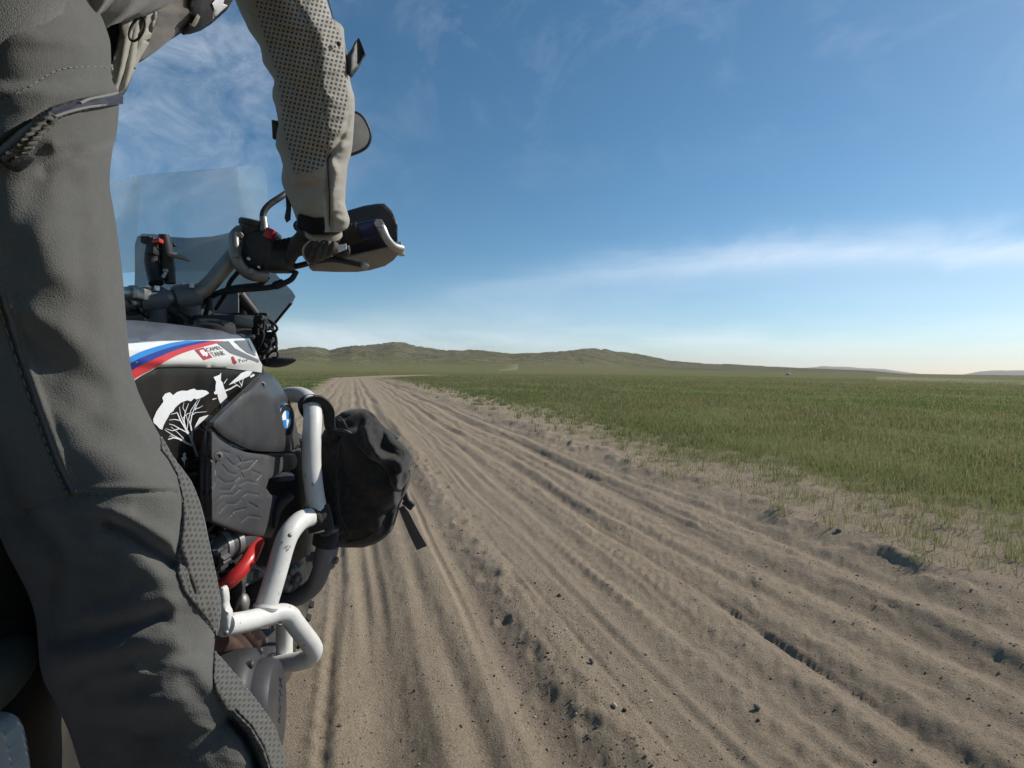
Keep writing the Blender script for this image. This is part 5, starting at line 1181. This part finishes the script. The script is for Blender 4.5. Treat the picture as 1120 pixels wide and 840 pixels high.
# pocket zip, flap edges and webbing pull
zipm = fabric('navy_tape', (.022, .026, .045), 2500, .6, .15, .12, .3, .1)
zp = panel('pocket_zip', [(50, 123), (56, 117.5), (75, 111), (92, 107), (110, 104), (131, 99.5), (131.5, 111), (112, 114.5), (90, 117), (72, 122), (56, 129)], lambda a, b: d_leg(np.minimum(a, 129), b), zipm, tr, .003, 2.5, .001, 2, .003, sharp=0)
seam('zip_edge', [(56, 129), (75, 122.5), (95, 117.5), (112, 115), (129, 111.5)], .0007, M['thread'], zp, lambda a, b: d_leg(a, b) - .0035, 0)
seam('zip_edge', [(88, 113), (98, 108.5), (112, 105.5), (129, 101.5)], .0009, M['thread'], zp, lambda a, b: d_leg(a, b) - .0035, 0)
seam('pocket_edge', [(-10, 168), (0, 159), (15, 146), (30, 134), (52, 121)], .0016, worn('black_tape', (.012, .012, .012), .7), tr, lambda a, b: d_leg(a, b) + .001, 0)
wb = fabric('olive_webbing', (.105, .100, .080), 2600, .8, .15, .1, .7, .1)
pw = panel('zip_pull', [(46, 124), (54, 121.5), (57, 126), (50, 135), (42, 143), (35, 152), (28, 163), (20, 170), (13, 166), (19, 155), (26, 145), (36, 134)], lambda a, b: d_leg(a, b) - .004 + .0016 * np.sin(np.asarray(b) * 1.1), wb, tr, .004, 1.8, .0015, 2, .004, sharp=0)
panel('pull_end', [(-4, 172), (10, 163), (20, 168), (30, 166), (26, 175), (10, 186), (2, 180)], lambda a, b: d_leg(a, b) - .007, worn('black_tab', (.012, .012, .012), .6), pw, .005, 2.5, .002, 2, .002, sm=1)
# boots on the pegs
def boot(c, sgn, name):
    m = MB(); c = np.array(c)
    m.loft([ring(c + (0, 0, .13), .052, .058), ring(c + (0, .01, .09), .054, .075), ring(c + (0, .05, .05), .052, .115), ring(c + (0, .07, .02), .053, .14), ring(c + (0, .07, -.02), .052, .142), ring(c + (0, .07, -.03), .048, .138)])
    b = m.build(name, worn('black_leather', (.03, .028, .026), .5, 0, .4, .3, 30, .3, .3), person)
    m = MB(); m.loft([ring(c + (0, .07, -.03), .055, .146), ring(c + (0, .07, -.048), .055, .146)]); m.build('sole', M['rubber'], b)
bc = P(232, 930, .425)
boot((bc[0] + .005, bc[1] - .01, .435), 1, 'boot'); boot((-.205, .47, .435), -1, 'boot')

# ---- jacket
AXT = ((1, 0, 0), (0, .70, -.71))
tors = [ring((.0, .37, 1.245), .178, .145, 64, ((1, 0, 0), (0, .92, -.38)), .85), ring((.0, .42, 1.29), .185, .15, 64, ((1, 0, 0), (0, .86, -.5)), .85), ring((.0, .50, 1.37), .192, .155, 64, AXT, .85), ring((.0, .58, 1.44), .198, .155, 64, AXT, .85), ring((0, .66, 1.51), .205, .15, 64, AXT, .85), ring((0, .72, 1.57), .20, .135, 64, AXT, .9), ring((0, .77, 1.61), .13, .10, 64, AXT), ring((0, .80, 1.65), .075, .075, 64, AXT)]
tv = []
for i in range(len(tors) - 1):
    for k in range(6): tv.append([a + (b - a) * (k / 6) for a, b in zip(np.array(tors[i]), np.array(tors[i + 1]))])
tv.append(np.array(tors[-1])); tv = np.array(tv)
ctr = tv.mean(1, keepdims=True); dirn = tv - ctr
jj_ = np.arange(tv.shape[0])[:, None] + 0 * np.arange(64)[None]; kk_ = np.arange(64)[None] + 0 * jj_
tv = ctr + dirn * (1 + .045 * fbm2(kk_ / 6.0, jj_ / 3.5, 3, 330))[..., None]
m = MB(); m.loft([list(r) for r in tv])
M['jkt'] = fabric('grey_beige_cloth', (.155, .137, .118), 1500, .85, .12, .15, .45, .2, 6)
M['cream'] = fabric('pale_beige_cloth', (.36, .335, .285), 1500, .8, .08, .12, .35, .2, 10)
m.tube([(.08, .70, 1.54), (.15, .74, 1.56), P(212, -190, .665), P(240, -110, .735)], [.10, .098, .090, .070], 28, True, 5); m.tube([(-.08, .70, 1.54), (-.15, .71, 1.565), (-.22, .71, 1.52)], [.10, .09, .075], 24, True, 4)
jk = m.build('jacket', M['jkt'], person, sharp=0); jk['label'] = 'beige mesh riding jacket with dark cuff strap'
# the hanging front edge with its ring pull
d_j = lambda a, b: .520 + .0009 * (np.asarray(b) - 40) * 0 + .0006 * (np.asarray(a) - 120) - .006 * np.cos((np.asarray(a, float) - 122) / 11.0 + np.asarray(b) * .02)
panel('front_edge', [(127, -40), (168, -40), (166, 0), (165, 12), (160, 26), (155, 42), (147, 55), (140, 70), (131, 92), (125.5, 100), (117, 99), (119, 90), (122, 70), (128, 50), (133, 25), (133, 0)], d_j, M['cream'], jk, .010, 3, .004, 4, relief=lambda a, b: -.008 * np.exp(-(polydist(a, b, [(156, -40), (153, 18), (146, 50), (132, 92)]) / 2.2) ** 2) + .004 * np.sin(a / 3.2 + b * .05), sharp=0)
panel('front_lining', [(88, -40), (140, -40), (136, 10), (130, 50), (123, 80), (118, 100), (112, 60), (104, 20)], lambda a, b: .545 + 0 * np.asarray(a), worn('black_lining', (.012, .011, .014), .7), jk, .006, 4, .003, 4)
m = MB(); rc_ = P(150, 32, .497); m.tube([rc_ + .0105 * ((math.cos(a) * .74) * RT + (math.sin(a) * .95) * UP + .55 * math.cos(a) * UP) for a in np.linspace(0, 2 * math.pi, 41)], .0011, 10, False); m.build('ring_pull', M['black'], jk)
d_jk = lambda a, b: np.interp(a, [125, 255], [.60, .70])
def d_under(a, b):
    a = np.asarray(a, float); b = np.asarray(b, float)
    lo = np.interp(a, [125, 155, 175, 197, 217, 232, 247, 262], [76, 66.5, 53, 37, 31, 20, 8, -6])
    return np.interp(a, [125, 160, 255], [.555, .60, .70]) - .045 * np.sqrt(np.clip((lo - b) / 40, 0, 1)) * 1.0
pb = panel('jacket_belly', [(137, 73), (147, 71), (155, 67), (165, 60), (175, 53), (186, 44), (197, 37), (206, 35), (217, 31), (225, 26), (233, 19), (241, 13), (247, 8), (256, -8), (270, -40), (270, -90), (120, -90), (130, 20)], d_under, M['jkt'], jk, .035, 3.5, .006, 5, relief=lambda a, b: .006 * fbm2(a / 22, b / 14, 3, 340) + .006 * np.exp(-(polydist(a, b, [(165, 10), (200, 14), (240, 0)]) / 5) ** 2) - .006 * np.exp(-(polydist(a, b, [(160, 28), (195, 30), (225, 24)]) / 4) ** 2), sharp=0, inn=(-.3, .6, .75))
blk = worn('black_webbing', (.012, .012, .016), .65)
panel('waist_strap', [(206, 35), (217, 31.5), (229, 24), (238, 16), (247, 8), (256, -8), (262, -40), (222, -40), (208, -6), (206, 10), (210, 22), (204, 30), (198, 36)], lambda a, b: d_under(a, b) - .006, blk, jk, .004, 3, .002, 2, sharp=0)
panel('strap_end', [(231, 22), (234, 10), (232, 4), (240, -6), (246, -8), (243, 4), (248, 5), (241, 11), (234, 18)], lambda a, b: d_under(a, b) - .011, M['d_white'], jk, .002, 3, .001, 2)
panel('strap_edge', [(209, 27.5), (212, 22), (216, 15), (218, 17), (215, 24), (212, 28)], lambda a, b: d_under(a, b) - .011, M['cream'], jk, .002, 2, .001, 2)

# right sleeve
SLV = [(-230, 130, 275, .635), (-170, 168, 300, .68), (-110, 200, 322, .735), (-60, 226, 338, .785), (-25, 245, 350, .812), (0, 256, 356, .83), (12, 261, 360, .835), (20, 265, 362.5, .838), (26, 268, 371, .84), (32, 271, 375, .842), (45, 280, 376, .846), (58, 286.5, 378.5, .85), (68, 289, 380, .853), (78, 295, 380.5, .856), (88, 299.5, 382, .86), (97, 298, 384, .863), (106, 299, 386.5, .866), (118, 303, 387, .87), (130, 304, 386.5, .873), (145, 303, 385.5, .878), (158, 303, 384.5, .882), (170, 307, 382.5, .887), (183, 308.5, 379, .89), (195, 309, 378, .894), (207, 312, 377, .898), (220, 316, 376.5, .903), (232, 320.5, 379, .908), (241, 323.5, 381.5, .912), (248, 328, 380, .915), (254, 335, 372, .917)]
SR = rs_interp(SLV, 330)
SBD = lambda py: np.interp(py, [-230, -60, 40, 120, 200, 254], [.075, .07, .072, .065, .055, .042])
sfolds = [([(280, 20), (300, 45), (298, 75)], 8, -.006), ([(284, 70), (305, 92), (330, 100)], 7, -.006), ([(288, 84), (305, 108), (312, 128)], 6, .005), ([(300, 125), (314, 140), (318, 160)], 6, -.006), ([(303, 150), (320, 175), (322, 200)], 6, .005), ([(310, 195), (325, 205), (345, 204)], 6, -.004), ([(358, 172), (357, 210), (360, 250)], 3, -.006), ([(360, 178), (368, 190), (362, 215)], 6, .008), ([(384, 112), (378, 140), (364, 165), (357, 176)], 3, -.005), ([(372, 30), (379, 80), (384, 118)], 3, .003), ([(350, 40), (356, 90), (354, 140)], 12, .004), ([(325, 225), (350, 230), (375, 222)], 7, .004), ([(323, 3), (330, 17), (340, 45), (350, 100), (355, 140), (356, 172)], 2, -.003), ([(340, 20), (352, 60), (350, 90)], 9, .006)]
def slv_disp(px, py):
    d = np.zeros(np.shape(px))
    for ln, w_, am in sfolds: d = d + am * np.exp(-(polydist(px, py, ln) / w_) ** 2)
    return d + .006 * fbm2(px / 30, py / 22, 4, 350) + .004 * (1 - 2 * np.abs(fbm2(px / 34, py / 17, 3, 351)))
def d_slv(px, py):
    px = np.asarray(px, float); py = np.asarray(py, float)
    xl = np.interp(py, SR[:, 0], SR[:, 1]); xr = np.interp(py, SR[:, 0], SR[:, 2]); dc = np.interp(py, SR[:, 0], SR[:, 3])
    t = np.clip((px - (xl + xr) / 2) / ((xr - xl) / 2), -1, 1)
    return dc - SBD(py) * np.sqrt(1 - t * t) - slv_disp(px, py) * np.clip(np.sqrt(1 - t * t) * 1.6, 0, 1)
NS = 170; ph = np.linspace(0, 2 * math.pi, NS, endpoint=False)
PY = SR[:, 0][:, None] + 0 * ph; XC = ((SR[:, 1] + SR[:, 2]) / 2)[:, None]; HW = ((SR[:, 2] - SR[:, 1]) / 2)[:, None]
PX = XC + HW * np.cos(ph); DD = SR[:, 3][:, None] - SBD(PY) * np.sin(ph); DD = DD - slv_disp(PX, PY) * np.clip(np.sin(ph) * 1.6, 0, 1)[None]
V = CAM + DD[..., None] * (FW + RT * ((PX - 560) / FOC)[..., None] + UP * ((420 - PY) / FOC)[..., None])
sc_l = 2.6 * np.abs(np.sin((PY - 5) / 14.0)) * np.clip(-np.cos(ph), 0, 1)[None] ** 2 * sstep(20, 60, PY) * (1 - sstep(200, 240, PY))
PX = PX - sc_l + 1
V = CAM + DD[..., None] * (FW + RT * ((PX - 560) / FOC)[..., None] + UP * ((420 - PY) / FOC)[..., None])
m = MB(); m.loft([list(r) for r in V])
M['sleeve'] = patch_mat('perforated_mesh_cloth', (.335, .308, .262), (.034, .032, .031), 1 / 5.0, 1 / 5.1, .30)
sv_ = m.build('sleeve', M['sleeve'], jk, sharp=0)
W = np.array([v.co for v in sv_.data.vertices]) + np.array(WT[sv_.name]); px, py, d = proj(W)
dotpoly = [(262, -140), (320, -140), (353, -5), (360, 15), (365, 24), (373, 40), (377, 70), (379, 100), (381, 118), (374, 140), (362, 162), (357, 172), (355, 181), (340, 188), (322, 191), (317, 170), (309, 135), (306, 100), (301, 75), (290, 45), (281, 12)]
fr = (np.tile(np.sin(ph), len(SR)) > -.05) if False else None
xl = np.interp(py, SR[:, 0], SR[:, 1]); xr = np.interp(py, SR[:, 0], SR[:, 2]); dc = np.interp(py, SR[:, 0], SR[:, 3])
dm_ = inpoly(px, py, dotpoly) & (d < dc + .01)
fattr(sv_.data, 'dots', dm_.astype(float)); fattr(sv_.data, 'pu', px + .22 * (py - 90)); fattr(sv_.data, 'pv', py + .22 * (330 - px))
seam('stitching', [(321, -5), (327, 8), (338, 35), (347, 75), (353, 120), (356, 150), (357.5, 176)], .0006, fabric('white_thread', (.55, .53, .48), 3000), sv_, d_slv, .0006, (5, 2))
seam('piping', [(358, -4), (366, 24), (374, 31), (377, 60), (380, 90), (383, 115), (377, 140), (365, 163), (358.5, 174)], .0009, blk, sv_, d_slv, .0004)
seam('sleeve_zip', [(358.5, 174), (359, 190), (360, 210), (360.5, 230), (360, 250)], .0009, blk, sv_, d_slv, .0004)
panel('cuff_strap', [(325.5, 235), (328, 234), (345, 238.5), (354, 237.5), (355, 248), (354, 255), (342, 256), (330, 253), (325, 249)], d_slv, worn('black_hook_tape', (.010, .010, .013), .85, 0, .2, .3, 60, .5, .05), sv_, .003, 2, .001, 2, .004, sharp=0)
panel('strap_tail', [(312, 208), (317, 213), (318, 225), (317, 240), (313, 243), (311, 238), (313, 228)], lambda a, b: .905 + 0 * np.asarray(a), blk, sv_, .003, 2, .001, 2)
panel('sleeve_tab', [(297, 131), (304, 132), (306, 151), (298, 151)], lambda a, b: .875 + 0 * np.asarray(a), blk, sv_, .006, 2, .001, 2)
panel('arm_strap', [(378, 62), (384, 54), (388, 46), (392.5, 41), (396, 49), (399.5, 59), (397, 62), (391, 74), (383.5, 84), (379, 80)], lambda a, b: .83 + .0006 * (np.asarray(a) - 378), worn('dark_strap', (.024, .021, .020), .6), sv_, .004, 2, .001, 2, relief=lambda a, b: .006 * np.sin(a / 4))
m = MB(); m.ball(P(370.5, 48, .79), .0035, 10); m.build('snap', blk, sv_)
m = MB(); m.lathe([(.024, -.006), (.031, -.004), (.032, .004), (.026, .008)], P(354, 254, .917), P(354, 262, .93) - P(352, 240, .905), 32); m.build('cuff_hem', M['cream'], sv_)
# left sleeve
m = MB(); m.loft([ring(c, r, r) for c, r in (((-.16, .70, 1.58), .075), ((-.24, .71, 1.50), .072), ((-.31, .73, 1.42), .068), ((-.36, .76, 1.35), .066), ((-.365, .85, 1.28), .058), ((-.36, .93, 1.24), .046))]); m.build('sleeve', M['cream'], jk)

# gloves: palm, four fingers round the grip, thumb below it; merged into one skin
GA, GB = P(300, 275, .965), P(394, 254, .982); gx_ = (GB - GA) / np.linalg.norm(GB - GA); gu = UP - gx_ * (UP @ gx_); gu /= np.linalg.norm(gu); gf = np.cross(gu, gx_); gf = gf if gf @ FW > 0 else -gf
def gp(px, r, deg): 
    t = (px - 300) / 94; c = GA + (GB - GA) * t; a = math.radians(deg)
    return c + r * (math.cos(a) * gf + math.sin(a) * gu)
M['glove'] = worn('glove_leather', (.022, .020, .019), .55, 0, .4, .35, 70, .5, .10)
M['gtan'] = worn('glove_palm', (.060, .050, .040), .6, 0, .35, .3, 60, .5, .15)
def glove():
    m = MB()
    wr = P(354, 247, .918)
    m.tube([wr, P(354, 257, .925), gp(352, .040, 150), gp(354, .036, 120)], [.028, .030, .031, .024], 18, True, 5)
    m.tube([gp(334, .033, 150), gp(353, .035, 150), gp(374, .033, 150)], [.016, .020, .016], 14, True, 4)
    for i, (x0, ln) in enumerate(((335, 1.0), (347, 1.06), (359, 1.03), (371, .9))):
        m.tube([gp(x0, .036, 130), gp(x0 + .5, .036, 80), gp(x0 + 1, .034, 30), gp(x0 + 1, .031, -25), gp(x0 + .5, .0295, -75), gp(x0, .0285, -75 - 55 * ln)], [.0115, .0115, .0108, .0102, .0098, .0085], 12, True, 5); m.ball(gp(x0, .0285, -75 - 55 * ln), .0085, 10)
    m.tube([gp(346, .036, 172), gp(333, .034, 185), gp(322, .030, 215), gp(312, .029, 250), gp(306, .029, 275)], [.016, .0145, .0125, .0115, .0095], 12, True, 5); m.ball(gp(306, .029, 275), .0095, 10)
    o = m.build('glove', M['glove'], person, sharp=0)
    r = o.modifiers.new('r', 'REMESH'); r.mode = 'VOXEL'; r.voxel_size = .0021; r.use_smooth_shade = True
    s = o.modifiers.new('s', 'SMOOTH'); s.iterations = 5; s.factor = .5
    return o
gl = glove()
d_pl = lambda a, b: .905 - .012 * np.cos((np.asarray(a, float) - 352) / 18) - .003 * np.sin(np.asarray(a) * .9 + np.asarray(b) * .35)
panel('palm_patch', [(331, 272), (335, 266), (344, 262), (358, 262), (368, 264), (371, 270), (366, 278), (352, 283), (340, 289), (334, 283)], d_pl, M['gtan'], gl, .008, 1.8, .004, 3, relief=lambda a, b: .004 * fbm2(a / 5, b / 3.2, 3, 360), sharp=0, sm=1)
panel('glove_label', [(369.5, 268), (378.5, 266.5), (379, 272.5), (370, 276)], lambda a, b: .897 + 0 * np.asarray(a), M['d_white'], gl, .0015, 2.5, .0005, 1.5)
barpath('glove_piping', [(340, 263, .897), (332.5, 270, .894), (332, 279, .896), (338, 289, .90)], .0018, M['cream'], gl)
def glove2():
    m = MB(); c = np.array((-.36, 1.0, 1.215))
    m.tube([c + (0, -.08, .02), c + (0, -.03, .03), c + (0, .0, .03)], [.03, .032, .026], 14, True, 4)
    for k in range(4): m.tube([c + (-.036 + .024 * k, .0, .032), c + (-.036 + .024 * k, .03, .015), c + (-.036 + .024 * k, .028, -.012), c + (-.036 + .024 * k, .0, -.026)], [.012, .0115, .011, .009], 10, True, 4)
    m.tube([c + (.03, -.03, .01), c + (.045, -.03, -.01), c + (.05, -.008, -.028)], [.014, .012, .0095], 10, True, 4)
    o = m.build('glove', M['glove'], person, sharp=0); r = o.modifiers.new('r', 'REMESH'); r.mode = 'VOXEL'; r.voxel_size = .003; r.use_smooth_shade = True
glove2()
# helmet
m = MB(); m.loft([ring((0, .86, 1.60), .085, .10), ring((0, .87, 1.64), .115, .14), ring((0, .87, 1.70), .128, .155), ring((0, .87, 1.77), .125, .15), ring((0, .87, 1.83), .10, .12), ring((0, .87, 1.865), .05, .06)]); hm = m.build('helmet', M['white'], person)
m = MB(); m.loft([[(x_, .87 + .16 * math.sqrt(max(0, 1 - (x_ / .132) ** 2)) + .004, z_) for x_ in np.linspace(-.11, .11, 14)] for z_ in (1.69, 1.72, 1.75, 1.77)], cap=False); 
m.f = [f for f in m.f if max(i % 14 for i in f) - min(i % 14 for i in f) < 3]; m.build('visor', M['blackgloss'], hm, solid=.003)
